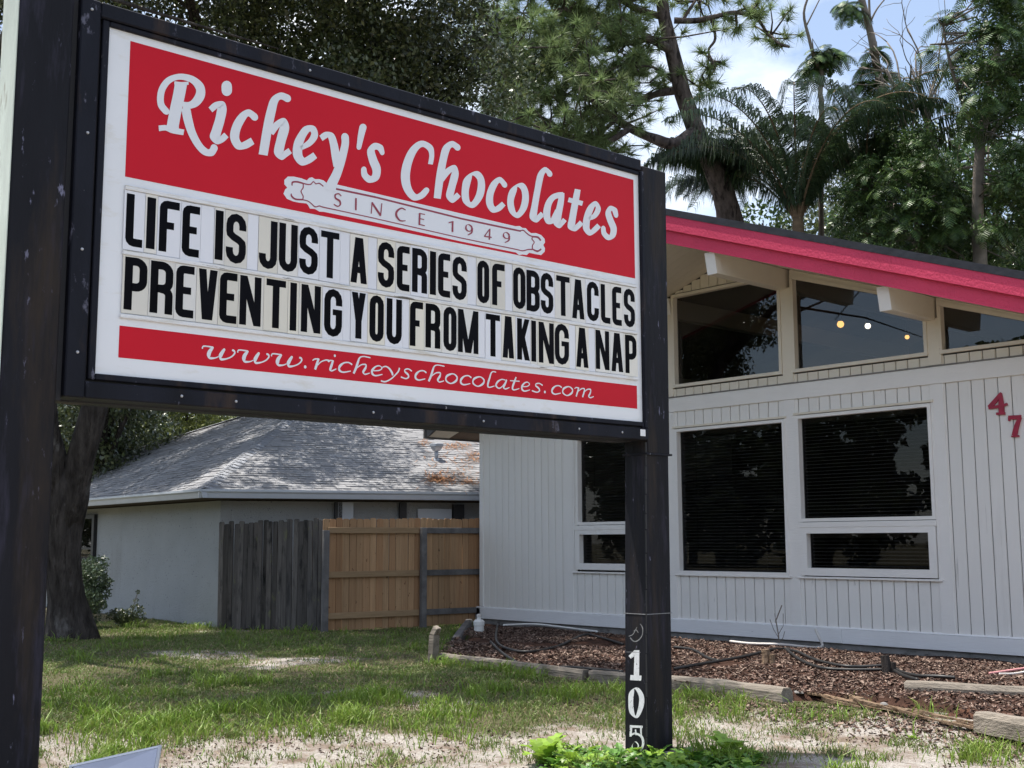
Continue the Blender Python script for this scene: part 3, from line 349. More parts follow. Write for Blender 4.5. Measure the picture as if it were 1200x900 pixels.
# web address: small italic letters built from strokes
def pen(pts, x0, x1, zb, xh, slant=.20, closed=False):
    """pts (u,v,w): u over letter width, v in x-heights, w stroke width in x-heights"""
    P = [(x0+(x1-x0)*u + slant*xh*(v-.5)*0, zb+xh*v, w*xh) for u, v, w in pts]; n = len(P); out = []
    for i, (x, z, w) in enumerate(P):
        a = P[(i-1) % n] if closed else P[max(i-1, 0)]; b = P[(i+1) % n] if closed else P[min(i+1, n-1)]
        tx, tz = b[0]-a[0], b[1]-a[1]; l = math.hypot(tx, tz) or 1; nx, nz = -tz/l, tx/l
        out.append((x+nx*w/2, z+nz*w/2, x-nx*w/2, z-nz*w/2))
    return out
UG = {
 'w': [(1, [(.02, .82, .14), (.05, .98, .12), (.2, 1.0, .12), (.33, .96, .16)]), (0, [(.34, 1.0, .14), (.24, .62, .32), (.21, .28, .34), (.25, .05, .20), (.40, .10, .11), (.50, .25, .08)]),
       (1, [(.66, .88, .22), (.60, .6, .30), (.555, .3, .32), (.58, .04, .20), (.75, .14, .12), (.9, .38, .12), (.98, .68, .14), (.96, .86, .18), (.90, .92, .16)])],
 '.': [(3, [(.5, .13, .26), (.5, .15, .26)])],
 'r': [(0, [(.0, .78, .10), (.12, .92, .12), (.30, .98, .12)]), (0, [(.36, 1.02, .2), (.26, .5, .24), (.16, 0, .22)]), (1, [(.98, .90, .20), (.80, .95, .12), (.50, .74, .10), (.32, .42, .08)])],
 'i': [(0, [(.10, .80, .09), (.30, .95, .11), (.55, .96, .12)]), (0, [(.62, 1.0, .18), (.45, .5, .24), (.34, .12, .22), (.50, .04, .13), (.95, .26, .09)]), (3, [(.78, 1.42, .22), (.78, 1.44, .22)])],
 'c': [(1, [(.95, .82, .16), (.75, .95, .12), (.45, .86, .14), (.20, .52, .24), (.18, .18, .22), (.42, .02, .14), (.90, .20, .09)])],
 'h': [(1, [(.98, 1.62, .12), (.62, 1.66, .11), (.42, 1.50, .14), (.33, 1.1, .22), (.22, .5, .23), (.10, 0, .21)]), (0, [(.25, .50, .08), (.52, .88, .11), (.76, .92, .15), (.74, .62, .22), (.62, .22, .22), (.72, .04, .13), (.98, .2, .08)])],
 'e': [(0, [(.26, .44, .09), (.66, .54, .11), (.84, .78, .13), (.66, .96, .11), (.40, .84, .14), (.18, .48, .24), (.18, .16, .22), (.42, .01, .14), (.88, .20, .08)])],
 'y': [(0, [(.08, .85, .10), (.24, .97, .13), (.40, .82, .18), (.54, .45, .22), (.58, .20, .18)]), (0, [(.90, .98, .16), (.84, .62, .15), (.66, .18, .13), (.46, -.20, .13), (.22, -.46, .14), (.02, -.42, .14)])],
 's': [(1, [(.92, .82, .14), (.66, .97, .12), (.40, .88, .13), (.36, .70, .15), (.62, .44, .20), (.68, .22, .17), (.46, .03, .12), (.04, .14, .14)])],
 'o': [(4, [(.60, .97, .12), (.88, .72, .18), (.82, .32, .22), (.46, .01, .12), (.14, .26, .18), (.20, .70, .22)])],
 'l': [(1, [(.98, 1.62, .12), (.72, 1.64, .11), (.52, 1.46, .15), (.38, 1.0, .20), (.22, .45, .22), (.20, .10, .20), (.40, .03, .12), (.86, .22, .08)])],
 'a': [(0, [(.74, .92, .10), (.50, .95, .11), (.24, .66, .20), (.14, .26, .22), (.32, .03, .14), (.52, .22, .10), (.70, .62, .08)]), (0, [(.82, .98, .16), (.72, .55, .22), (.62, .16, .22), (.74, .03, .13), (1.0, .22, .08)])],
 't': [(0, [(.66, 1.36, .14), (.52, .9, .22), (.36, .4, .23), (.34, .10, .2), (.52, .03, .13), (.95, .22, .08)]), (0, [(.10, .92, .10), (.98, .96, .11)])],
 'm': [(0, [(.02, .82, .1), (.10, .96, .12), (.20, .95, .14)]), (0, [(.24, 1.0, .18), (.16, .45, .2), (.10, 0, .18)]), (0, [(.18, .52, .08), (.38, .90, .12), (.52, .90, .17), (.50, .55, .2), (.42, 0, .18)]), (0, [(.48, .52, .08), (.68, .90, .12), (.84, .90, .17), (.82, .55, .2), (.74, .18, .2), (.82, .03, .13), (1.0, .2, .08)])],
}
for c, x0, x1 in URL:
    zb = 2.2585; xh = .062
    pad = .006 if c not in '.w' else 0
    if c == 'i': lo_ = flat([strip2d(pen(p, x0-pad, x1+pad, zb, xh), cap, 5) for cap, p in UG[c][:2]], .0022).build('small_letter_i', 'vinyl_white', sign); flat([strip2d(pen(p, x0-pad, x1+pad, zb, xh), cap, 5) for cap, p in UG[c][2:]], .0022).build('dot', 'vinyl_white', lo_); continue
    flat([strip2d(pen(p, x0-pad, x1+pad, zb, xh, closed=cap == 4), cap, 5) for cap, p in UG[c]], .0022).build('full_stop' if c == '.' else 'small_letter_' + c, 'vinyl_white', sign)
# tracks for the changeable letters
for z in (3.072, 2.742, 2.424):
    MB().box(2.275, 5.935, -.014, -.0005, z-.011, z+.011).build('letter_track', 'track', sign, bevel=.003)
def arc(cx, cz, rx, rz, a0, a1, n=7): return [(cx+rx*math.cos(R(a)), cz+rz*math.sin(R(a))) for a in np.linspace(a0, a1, n)]
def offs(path, t, closed=False):
    n = len(path); E_ = []
    P = [np.array(p, float) for p in path]
    for i in range(n):
        a = P[(i-1) % n] if (closed or i) else P[i]; b = P[(i+1) % n] if (closed or i < n-1) else P[i]
        d1 = P[i]-a; d2 = b-P[i]; d1 = d1/(np.linalg.norm(d1) or 1); d2 = d2/(np.linalg.norm(d2) or 1)
        tt = d1+d2; tt = tt/(np.linalg.norm(tt) or 1); nn = np.array((-tt[1], tt[0])); ref = d1 if np.linalg.norm(d1) > 0 else d2
        cc = max(.45, abs(nn@np.array((-ref[1], ref[0])))); k = t/2/cc
        E_.append((*(P[i]+nn*k), *(P[i]-nn*k)))
    return E_
def glyph(c, w, h):
    t = .041; v = .037; l = t/2; r = w-t/2; tp = h-v/2; bt = v/2; ra = (r-l)/2; rz = ra*1.15; S = []
    def st(path, closed=False): S.append(strip2d(offs(path, t, closed), 4 if closed else 0, smooth=False))
    def sl(x0, x1, tt=None, z0=0, z1=h): 
        tt = (tt or t*1.03)/2; S.append([[np.array((x0-tt, z0)), np.array((x0+tt, z0)), np.array((x1+tt, z1)), np.array((x1-tt, z1))]])
    def bar(x0, x1, z0, z1): S.append([[np.array((x0, z0)), np.array((x1, z0)), np.array((x1, z1)), np.array((x0, z1))]])
    m = w/2; q = .022
    if c == 'I': bar(0, w, 0, h)
    elif c == 'L': st([(l, h)]+arc(l+q, bt+q, q, q, 180, 270, 4)+[(w, bt)])
    elif c == 'E': st([(w, tp)]+arc(l+q, tp-q, q, q, 90, 180, 4)+arc(l+q, bt+q, q, q, 180, 270, 4)+[(w, bt)]); bar(t*.9, w*.84, h*.5-v/2+.005, h*.5+v/2+.005)
    elif c == 'F': st([(w, tp)]+arc(l+q, tp-q, q, q, 90, 180, 4)+[(l, 0)]); bar(t*.9, w*.74, h*.5-v/2+.005, h*.5+v/2+.005)
    elif c == 'T': bar(0, w, h-v, h); bar(m-t/2, m+t/2, 0, h-v+.001)
    elif c == 'O': st(arc(m, tp-rz, ra, rz, 180, 0)+arc(m, bt+rz, ra, rz, 0, -180), True)
    elif c == 'U': st([(l, h)]+arc(m, bt+rz, ra, rz, 180, 360)+[(r, h)])
    elif c == 'J': st([(r, h)]+arc(m, bt+rz, ra, rz, 360, 180)+[(l, h*.30)])
    elif c == 'C': st([(r, h*.66)]+arc(m, tp-rz, ra, rz, 0, 180)+arc(m, bt+rz, ra, rz, 180, 360)+[(r, h*.34)])
    elif c == 'G': st([(r, h*.66)]+arc(m, tp-rz, ra, rz, 0, 180)+arc(m, bt+rz, ra, rz, 180, 360)+[(r, h*.46)]); bar(m*.95, w, h*.46-.002, h*.46+v-.006)
    elif c == 'S': st([(r, h*.68)]+arc(m, tp-rz, ra, rz, 0, 180)+[(l, h*.64), (l+.003, h*.585), (m-.016, h*.53), (m+.016, h*.475), (r-.003, h*.42), (r, h*.365)]+arc(m, bt+rz, ra, rz, 0, -180)+[(l, h*.31)])
    elif c == 'P': st([(l, 0), (l, tp-.001), (m, tp)]+arc(m, tp-rz*.8, ra, rz*.8, 80, 0, 5)+arc(m, h*.44+rz*.8, ra, rz*.8, 0, -90, 6)+[(t*.8, h*.44)])
    elif c == 'R':
        st([(l, 0), (l, tp-.001), (m, tp)]+arc(m, tp-rz*.8, ra, rz*.8, 80, 0, 5)+arc(m, h*.48+rz*.8, ra, rz*.8, 0, -90, 6)+[(t*.8, h*.48)])
        st([(m-.005, h*.475)]+arc(m, h*.475-rz*.7, ra, rz*.7, 70, 0, 5)+[(r, 0)])
    elif c == 'B':
        st([(l, 0), (l, tp-.001), (m, tp)]+arc(m, tp-rz*.8, ra, rz*.8, 80, 0, 5)+arc(m, h*.515+rz*.8, ra, rz*.8, 0, -90, 6)+[(t*.8, h*.515)])
        st([(t*.8, h*.51), (m, h*.51)]+arc(m, h*.51-rz*.8, ra, rz*.8, 80, 0, 5)+arc(m, bt+rz*.8, ra, rz*.8, 0, -90, 6)+[(t*.8, bt)])
    elif c == 'A': sl(t/2, m-.006, t*1.0); sl(w-t/2, m+.006, t*1.0); bar(t*.8, w-t*.8, h*.22, h*.22+v)
    elif c == 'V': sl(m-.008, t/2, t*1.02); sl(m+.008, w-t/2, t*1.02)
    elif c == 'N': bar(0, t*.97, 0, h); bar(w-t*.97, w, 0, h); sl(w-t*.52, t*.52, t*1.0)
    elif c == 'M': bar(0, t*.92, 0, h); bar(w-t*.92, w, 0, h); sl(m-.003, t*.5, t*.98); sl(m+.003, w-t*.5, t*.98)
    elif c == 'K': bar(0, t, 0, h); sl(t*.7, w-t*.52, t*1.0, h*.36, h); sl(w-t*.5, t*1.0, t*1.04, 0, h*.60)
    elif c == 'Y': bar(m-t/2, m+t/2, 0, h*.45); sl(m-.001, t*.52, t, h*.40, h); sl(m+.001, w-t*.52, t, h*.40, h)
    return S
for row, z0, z1, zb in ((ROW1, 2.757, 3.058, 2.779), (ROW2, 2.438, 2.728, 2.456)):
    for i, (c, x0, x1) in enumerate(row):
        a = (row[i-1][2]+x0)/2 if i else x0-.012; b = (x1+row[i+1][1])/2 if i < len(row)-1 else x1+.010
        dz = rng.uniform(-.003, .003) if c != ' ' else 0
        if c == ' ': MB().box(a+.001, b-.001, -.006, -.004, z0, z1).build('blank_card', 'card_white', sign); continue
        cd = MB().box(a+.0012, b-.0012, -.008, -.006, z0+dz, z1+dz).build('letter_card', 'card' if rng.random() < .75 else 'card_white', sign)
        g = flat(glyph(c, x1-x0, .264), .0086).build('black_letter_' + c.lower(), 'letter_black', cd); g.location = (x0, 0, zb+dz)
# posts
def lean_box(xb0, xb1, xt0, xt1, y0, y1, z0, z1): return MB().hexa([(xb0, y0, z0), (xb1, y0, z0), (xb1, y1, z0), (xb0, y1, z0)], [(xt0, y0, z1), (xt1, y0, z1), (xt1, y1, z1), (xt0, y1, z1)])
pr = link('post', None, sign)
lean_box(5.957, 6.222, 6.006, 6.240, 0, .205, -.3, 1.915).build('post_base', 'post_paint', pr, bevel=.008)
lean_box(6.0135, 6.243, 6.008, 6.262, -.010, .215, 1.9155, 3.955).build('post_upper', 'post_paint', pr, bevel=.008)
MB().box(6.0, 6.26, -.012, .218, 1.908, 1.922).build('weld_seam', 'black_paint', pr)
MB().box(5.979, 6.236, -.003, .208, .829, .834).build('weld_seam', 'ghost_paint', pr)
b = MB(); zz = -.1
while zz < 1.9:
    h_ = rng.uniform(.05, .16); x_ = sf0(zz) if False else 5.957+(zz+.3)*(6.006-5.957)/2.215; w_ = rng.uniform(.004, .010); b.box(x_-w_*.5, x_+w_*.5, -w_*.5, w_*.5, zz, zz+h_*.95); zz += h_
b.build('corner_bead', 'dark_frame', pr)
sf = lambda z: 5.957+(z+.3)*(6.006-5.957)/2.215
for nm, strokes in POSTNUM:
    flat([strip2d(e, c, 5, smooth=len(e) > 2) for c, e in strokes], .0012, to3=lambda u, y, z: (sf(z)+y, -u, z)).build(nm, 'ghost_paint' if nm == 'ghost_mark' else 'number_white', pr)
pl = link('post', None, sign)
MB().box(1.722, 1.977, -.03, .205, -.3, 4.6).build('post_shaft', 'post_paint', pl, bevel=.008)
MB().box(1.7165, 1.721, -.024, .20, 1.2, 4.6).build('pale_side_board', 'post_side_pale', pl)  # pale grey-green sheet over the upper left side of the shaft
MB().box(1.978, 2.0145, .02, .19, 1.99, 3.99).build('mounting_plate', 'joint', sign)
# ground floodlight in front of the sign
fl = thing('floodlight', 'grey box floodlight standing in the grass in front of the left sign post', 'floodlight', tuple(gp := at(132, 905, 5.08)), R(0))
fl.rotation_euler = (R(0), R(0), R(61)); fl.location.z = 0.0
zt = .425
b = MB(); b.hexa([(-.17, -.10, .26), (.17, -.10, .26), (.17, .12, .26), (-.17, .12, .26)], [(-.19, -.14, zt-.10), (.19, -.14, zt-.06), (.19, .13, zt+.005), (-.19, .13, zt-.065)])
b.build('housing', 'lamp_case', fl, bevel=.006)
b = MB(); b.hexa([(-.183, -.133, zt-.0975), (.184, -.133, zt-.0585), (.184, .120, zt+.0015), (-.183, .120, zt-.0625)], [(-.183, -.133, zt-.0955), (.184, -.133, zt-.0565), (.184, .120, zt+.0035), (-.183, .120, zt-.0605)]); b.build('gasket', 'dark_frame', fl)
b = MB(); b.hexa([(-.17, -.125, zt-.092), (.175, -.125, zt-.052), (.175, .102, zt+.002), (-.17, .102, zt-.062)], [(-.17, -.125, zt-.089), (.175, -.125, zt-.049), (.175, .102, zt+.0055), (-.17, .102, zt-.0585)])
b.build('lens', 'lamp_glass', fl)
b = MB()
for (p, q) in (((-.19, .123, zt-.062), (.19, .123, zt+.008)), ((.183, .125, zt+.008), (.183, -.135, zt-.056)), ((-.183, .125, zt-.062), (-.183, -.135, zt-.096)), ((-.19, -.133, zt-.094), (.19, -.133, zt-.054))):
    b.tube([p, q], .0085, 6)
b.build('rim', 'lamp_edge', fl)
MB().box(-.03, .03, -.03, .03, -.1, .27).build('stand', 'dark_frame', fl)
# ------------------------------------------------------------------ the white building
YW = 12.65; XR, ZR = -9.74, 5.09; XL, XE = -15.72, -1.9; XB = -3.0   # wall plane, ridge, left eave, right eave, right wall
def zs(x): return ZR-.34*abs(x-XR)
def yf(x): return 10.98+.20*abs(x-XR)
shop = thing('shop_building', 'white board sided building with pink fascia, tall dark windows and red numbers', 'building', (XR, YW, 0))
def wb(mb, name, m, parent=shop, **kw):
    o = mb.build(name, m, parent, **kw)
    if parent is shop: o.location = (-XR, -YW, 0)
    return o
PW = .1524; G0 = -6.0
# siding board profile: chamfered front edges, grooves between boards
bm_ = MB(); w2 = PW/2-.0042; c_ = .009
bm_.prism([(-w2, .018, 0), (-w2, c_, 0), (-w2+c_*.7, 0, 0), (w2-c_*.7, 0, 0), (w2, c_, 0), (w2, .018, 0)], (0, 0, 1))
SIDE = bm_.mesh('siding_board'); SIDE.materials.append(M['white_paint'])
SIDEC = SIDE.copy(); SIDEC.materials.clear(); SIDEC.materials.append(M['cream_paint_warm_bounce'])  # upper wall boards: warm bounce from the soffit put into the colour
WIN = {  # name: x0,x1,z0,z1 of the glass
 'w3u': (-12.62, -10.955, 1.600, 2.820), 'w3l': (-12.60, -10.975, 1.000, 1.420), 'w1': (-10.69, -8.955, .921, 2.808),
 'w2u': (-8.710, -6.957, 1.590, 2.834), 'w2l': (-8.645, -7.020, .985, 1.405)}
BAYS = [(-12.74, -10.89, .86, 2.90), (-10.76, -8.90, .86, 2.875), (-8.77, -6.89, .86, 2.90)]     # openings in the boarding incl. trim
POSTS = [(-12.93, -12.75), (-10.91, -10.745), (-8.922, -8.765), (-6.92, -6.755), (-4.96, -4.80)]
nb = 0
def board(x, z0, z1, me=SIDE, y=YW):
    global nb
    if z1-z0 < .02: return
    nb += 1; o = link('siding_board', me, shop, loc=(x-XR, y-YW+rng.uniform(-.0012, .0012), z0)); o.scale = (1, 1, z1-z0); return o
x = -14.86+PW/2+.05; xs = []
while x < XB-.05: xs.append(x); x += PW
for x in xs:
    bay = [b for b in BAYS if b[0]+PW*.2 < x < b[1]-PW*.2]
    if bay: board(x, .27, bay[0][2]); board(x, bay[0][3], 3.09)
    else: board(x, .27, 3.09)
    # strip between band and clerestory, and the gable above
    top = zs(x)-.01
    if x < -12.9: board(x, 3.29, top, SIDEC)
    else:
        board(x, 3.29, 3.405, SIDEC)
        if -10.7 < x < -8.96: board(x, 4.75, top, SIDEC)
        if x > -4.8: board(x, 3.40, top, SIDEC)
# backing behind the boards (with openings), hollow shell
def wallpanel(x0, x1, z0, z1): wb(MB().box(x0, x1, YW+.0185, YW+.12, z0, z1), 'wall_backing', 'joint')
wallpanel(-14.83, BAYS[0][0], .1, 3.3); wallpanel(BAYS[0][0], XB, .1, .86); wallpanel(BAYS[0][0], XB, 2.90, 3.42)
wallpanel(BAYS[0][1], BAYS[1][0], .86, 2.90); wallpanel(BAYS[1][1], BAYS[2][0], .86, 2.9); wallpanel(BAYS[2][1], XB, .86, 2.9)
b = MB(); b.prism([(-14.83, YW+.0185, 3.301), (-12.93, YW+.0185, 3.301), (-12.93, YW+.0185, zs(-12.93)), (-14.83, YW+.0185, zs(-14.83))], (0, .1, 0)); wb(b, 'wall_backing', 'joint')
b = MB(); b.prism([(-4.80, YW+.0185, 3.421), (XB, YW+.0185, 3.421), (XB, YW+.0185, zs(XB)), (-4.80, YW+.0185, zs(-4.8))], (0, .1, 0)); wb(b, 'wall_backing', 'joint')
b = MB(); b.prism([(-10.75, YW+.0185, 4.72), (-8.9, YW+.0185, 4.72), (-8.9, YW+.0185, zs(-8.9)), (XR, YW+.0185, ZR), (-10.75, YW+.0185, zs(-10.75))], (0, .1, 0)); wb(b, 'wall_backing', 'joint')
# side and rear walls
YB = YW+6.5
wb(MB().box(-14.83, -14.73, YW+.121, YB, .1, zs(-14.83)), 'side_wall', 'white_paint'); wb(MB().box(XB-.1, XB, YW+.121, YB, .1, zs(XB)-.02), 'side_wall', 'white_paint')
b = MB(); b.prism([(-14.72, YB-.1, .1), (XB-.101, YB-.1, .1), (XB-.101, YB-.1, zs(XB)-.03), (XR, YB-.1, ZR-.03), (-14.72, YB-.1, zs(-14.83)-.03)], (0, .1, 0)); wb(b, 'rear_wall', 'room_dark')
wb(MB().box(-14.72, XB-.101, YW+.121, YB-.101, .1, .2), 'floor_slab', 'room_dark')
wb(MB().box(-14.87, XB+.01, YW+.012, YW+.3, -.3, .10), 'foundation', 'foundation')
# trims
wb(MB().box(-14.975, -8.2, YW-.030, YW+.02, .100, .272), 'base_board', 'base_trim', bevel=.004); wb(MB().box(-8.197, XB, YW-.028, YW+.02, .098, .270), 'base_board', 'base_trim', bevel=.004)
b = MB(); b.prism([(-14.975, YW-.030, .273), (-14.975, YW+.0, .290), (-14.975, YW+.0, .273)], (XB+14.975, 0, 0)); wb(b, 'base_cap', 'base_trim')
wb(MB().box(-14.975, -14.87, YW-.030, YB, .1, .272), 'base_board', 'base_trim')
wb(MB().box(-14.89, -14.80, YW-.020, YW+.08, .29, zs(-14.85)-.02), 'corner_trim', 'white_trim', bevel=.004)
wb(MB().box(-14.798, XB, YW-.022, YW+.018, 3.088, 3.286), 'band_board', 'white_trim', bevel=.004)
b = MB(); b.prism([(-14.798, YW-.034, 3.287), (-14.798, YW-.034, 3.296), (-14.798, YW-.0, 3.306), (-14.798, YW, 3.287)], (XB+14.798, 0, 0)); wb(b, 'band_cap', 'foundation')
for (a, c) in POSTS:
    xm = (a+c)/2
    if c < -6.7: wb(MB().box(a, c, YW-.012, YW+.018, .273, 3.087), 'post_trim', 'white_trim', bevel=.003)
    wb(MB().box(a, c, YW-.013, YW+.06, 3.307, zs(xm)-.255), 'post_trim', 'cream_paint_warm_bounce', bevel=.003)
# windows
def frame_rect(x0, x1, z0, z1, w, y0, y1, m, parent, names='window_frame', zt=None):
    """frame round a glass x0..x1, z0..z1; zt=(left top, right top) for sloped heads"""
    zl, zr = zt or (z1, z1)
    b = MB(); b.box(x0-w, x0, y0, y1, z0-w, z0-.0+.0001); b = MB()
    b.box(x0-w, x1+w, y0, y1, z0-w, z0)
    b.hexa([(x0-w, y0, z0), (x0, y0, z0), (x0, y1, z0), (x0-w, y1, z0)], [(x0-w, y0, zl), (x0, y0, zl), (x0, y1, zl), (x0-w, y1, zl)])
    b.hexa([(x1, y0, z0), (x1+w, y0, z0), (x1+w, y1, z0), (x1, y1, z0)], [(x1, y0, zr), (x1+w, y0, zr), (x1+w, y1, zr), (x1, y1, zr)])
    sl = (zr-zl)/(x1-x0); za, zb = zl-sl*w, zr+sl*w
    b.hexa([(x0-w, y0, zl if sl >= 0 else zl), (x1+w, y0, zr), (x1+w, y1, zr), (x0-w, y1, zl)], [(x0-w, y0, za+w), (x1+w, y0, zb+w), (x1+w, y1, zb+w), (x0-w, y1, za+w)])
    return wb(b, names, m, parent)
def window(x0, x1, z0, z1, w=.052, m='white_trim', g='glass', blind=True, zt=None, outer=.045, y=YW):
    win = wb(MB().box(x0-.001, x1+.001, y+.050, y+.056, z0-.001, z0+.004), 'window', 'dark_frame')   # glazing bead carries the rest
    frame_rect(x0, x1, z0, z1, w, y-.026, y+.075, m, win, zt=zt)
    b = MB(); zl, zr = zt or (z1, z1); b.prism([(x0, y+.058, z0), (x1, y+.058, z0), (x1, y+.058, zr), (x0, y+.058, zl)], (0, .006, 0))
    wb(b, 'pane', g, win)
    if blind:
        k = 0; z = z0+.02; b = MB()
        while z < z1-.04:
            b.hexa([(x0-.02, y+.13, z), (x1+.02, y+.13, z), (x1+.02, y+.1305, z+.001), (x0-.02, y+.1305, z+.001)],
                   [(x0-.02, y+.150, z+.012), (x1+.02, y+.150, z+.012), (x1+.02, y+.1505, z+.013), (x0-.02, y+.1505, z+.013)]); z += .043
        wb(b, 'blind_slats', 'blind', win, kind='stuff')
        b = MB()
        for u in (.12, .5, .88): xx = x0+(x1-x0)*u; b.box(xx-.002, xx+.002, y+.126, y+.128, z0, z1)
        wb(b, 'blind_cord', 'blind_cord', win)
        wb(MB().box(x0-.02, x1+.02, y+.12, y+.16, z1-.045, z1), 'blind_headrail', 'blind', win)
    return win
M['blind_cord'] = mat('blind_cord', (.16, .15, .14), .7, .2)
for k in ('w3u', 'w1', 'w2u'): window(*WIN[k], w=.040, g='glass_dark')
for k in ('w3l', 'w2l'): window(*WIN[k], w=.092, g='glass_dark', blind=True)
# sills and flat casing round the openings
for (x0, x1, z0, z1), (g0, g1) in zip(BAYS, ((1.472, 1.555), (None, None), (1.466, 1.545))):
    wb(MB().box(x0-.02, x1+.02, YW-.032, YW+.017, z0-.004, z0+.020), 'window_sill', 'white_trim', bevel=.003)
    wb(MB().box(x0, x0+.028, YW-.016, YW+.05, z0+.021, z1-.018), 'casing', 'white_trim'); wb(MB().box(x1-.020, x1, YW-.016, YW+.05, z0+.021, z1-.018), 'casing', 'white_trim')
    wb(MB().box(x0-.01, x1+.01, YW-.030, YW+.05, z1-.017, z1+.012), 'head_trim', 'cream_paint_warm_bounce', bevel=.003)
    if g0: wb(MB().box(x0+.029, x1-.021, YW-.031, YW+.05, g0+.012, g1-.002), 'mullion_rail', 'white_trim', bevel=.003)
    lo, hi = (z0+.021, .915) if not g0 else (z0+.021, z0+.046)
# clerestory windows
CL = [(-12.68, -10.99, 3.985, 4.56), (-10.70, -8.965, 4.690, 4.690), (-8.722, -6.958, 4.640, 4.04), (-6.735, -5.005, 3.990, 3.402+.0)]
CL[3] = (-6.735, -5.005, 3.992, 3.992-.34*1.73)
for x0, x1, zl, zr in CL: window(x0, x1, 3.466, max(zl, zr), w=.042, m='cream_paint_warm_bounce', g='glass', blind=False, zt=(zl, zr))
for x0, x1, zl, zr in CL:   # top board between the window heads and the soffit
    if zl == zr: continue
    b = MB(); b.prism([(x0-.05, YW-.008, zl+.056 if zl > zr else zl+.03), (x1+.05, YW-.008, zr+.03 if zl > zr else zr+.056), (x1+.05, YW-.008, zs(x1+.05)-.002), (x0-.05, YW-.008, zs(x0-.05)-.002)], (0, .06, 0)); wb(b, 'head_board', 'cream_paint_warm_bounce')
# beams on the posts
for xb, ye in ((-12.85, 12.45), (-10.83, 12.60), (-8.895, 11.19), (-6.88, 11.66), (-4.88, 12.05)):
    a, c = xb-.075, xb+.07; zt = min(zs(a), zs(c))-.004; zb = zt-.262
    b = MB(); b.hexa([(a, ye+.05, zb), (c, ye+.05, zb), (c, YB-.15, zb), (a, YB-.15, zb)], [(a, ye, zt), (c, ye, zt), (c, YB-.15, zt), (a, YB-.15, zt)])
    o = wb(b, 'roof_beam', 'cream_paint_warm_bounce', bevel=.004)
    b = MB(); b.hexa([(a, ye+.05-.0035, zb), (c, ye+.05-.0035, zb), (c, ye+.05-.0005, zb), (a, ye+.05-.0005, zb)], [(a, ye-.0035, zt), (c, ye-.0035, zt), (c, ye-.0005, zt), (a, ye-.0005, zt)])
    wb(b, 'beam_end_face', 'white_trim', o)  # white end sheet on the cream beam: sunlight put into the colour
# soffit planks (roof decking seen from below), running down the slope
for sgn in (-1, 1):
    y = 11.0
    while y < YW+.2:
        y1 = y+.148; rm_ = (XE-XR) if sgn > 0 else (XR-XL); run = min((y-10.98-.012)/.20, rm_); x1 = XR+sgn*max(run, .003)
        if y > 10.98:
            yb = y1 if y1 < YW+.1 else YB
            x2 = XR+sgn*min((y1-10.98-.012)/.20, rm_)
            P = [(XR+sgn*.002, y, ZR), (x1, y, zs(x1)), (x2, min(y1, yb), zs(x2)), (x2, yb, zs(x2)), (XR+sgn*.002, yb, ZR)]
            if yb == y1: P.pop(3)
            wb(MB().prism(P, (0, 0, .03)), 'soffit_plank', 'cream_paint_warm_bounce' if yb < YB else 'room_ceiling')
            if yb == YB: break
        y += .152
# roof slab, black edge, fascia boards
for sgn in (-1, 1):
    xe = XE if sgn > 0 else XL
    def strip(zlo, zhi, y0, y1, name, m, x0=XR, x1=xe, dx=0, **kw):
        e = sgn*.002
        lo = [(x0+e, yf(x0)+y0, zs(x0)+zlo), (x1, yf(x1)+y0, zs(x1)+zlo), (x1, yf(x1)+y1, zs(x1)+zlo), (x0+e, yf(x0)+y1, zs(x0)+zlo)]
        hi = [(p[0], p[1], p[2]+zhi-zlo) for p in lo]
        return wb(MB().hexa(lo, hi), name, m, **kw)
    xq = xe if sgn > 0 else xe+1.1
    strip(-.022, .010, -.010, .030, 'fascia_lower_trim', 'pink_paint', x1=xq)
    strip(.011, .148, .004, .030, 'fascia_lower_board', 'pink_paint', x1=xq)
    if sgn < 0: strip(-.022, .148, -.004, .030, 'fascia_lower_board', 'rail_grey', x0=xq, x1=xe)  # dark grey left end: shade put into the colour of the pink fascia
    mid = XR+sgn*3.05
    strip(.1485, .330, -.050, .030, 'fascia_upper_board', 'pink_paint', x1=mid); strip(.1490, .329, -.050, .030, 'fascia_upper_board', 'pink_paint', x0=mid)
    strip(.331, .418, -.060, .05, 'roof_drip_edge', 'roof_edge')
    P = [(XR+sgn*.002, yf(XR)+.051, ZR+.10), (xe, yf(xe)+.051, zs(xe)+.10), (xe, YB+.4, zs(xe)+.10), (XR+sgn*.002, YB+.4, ZR+.10)]
    wb(MB().prism(P, (0, 0, .315)), 'roof_slab', 'roof_edge')
    b = MB(); b.box(min(xe, xe+sgn*.03), max(xe, xe+sgn*.03), yf(xe)-.04, YB+.4, zs(xe)-.03, zs(xe)+.40); wb(b, 'eave_fascia', 'rail_grey' if sgn < 0 else 'pink_paint')  # left eave board dark grey too, its shade held in the colour
# red house numbers
for nm, strokes in FACNUM:
    mb = MB(); dx, dz = (0, 0)
    for k, (c, e) in enumerate(strokes):
        for poly in strip2d(e, c, 5, smooth=len(e) > 2):
            a = sum(poly[i][0]*poly[(i+1) % len(poly)][1]-poly[(i+1) % len(poly)][0]*poly[i][1] for i in range(len(poly)))
            if a < 0: poly = poly[::-1]
            mb.prism([(p[0], YW-.022-.0004*k, p[1]) for p in poly][::-1], (0, .021-.0004*k, 0))
    wb(mb, 'number_'+nm, 'number_red')
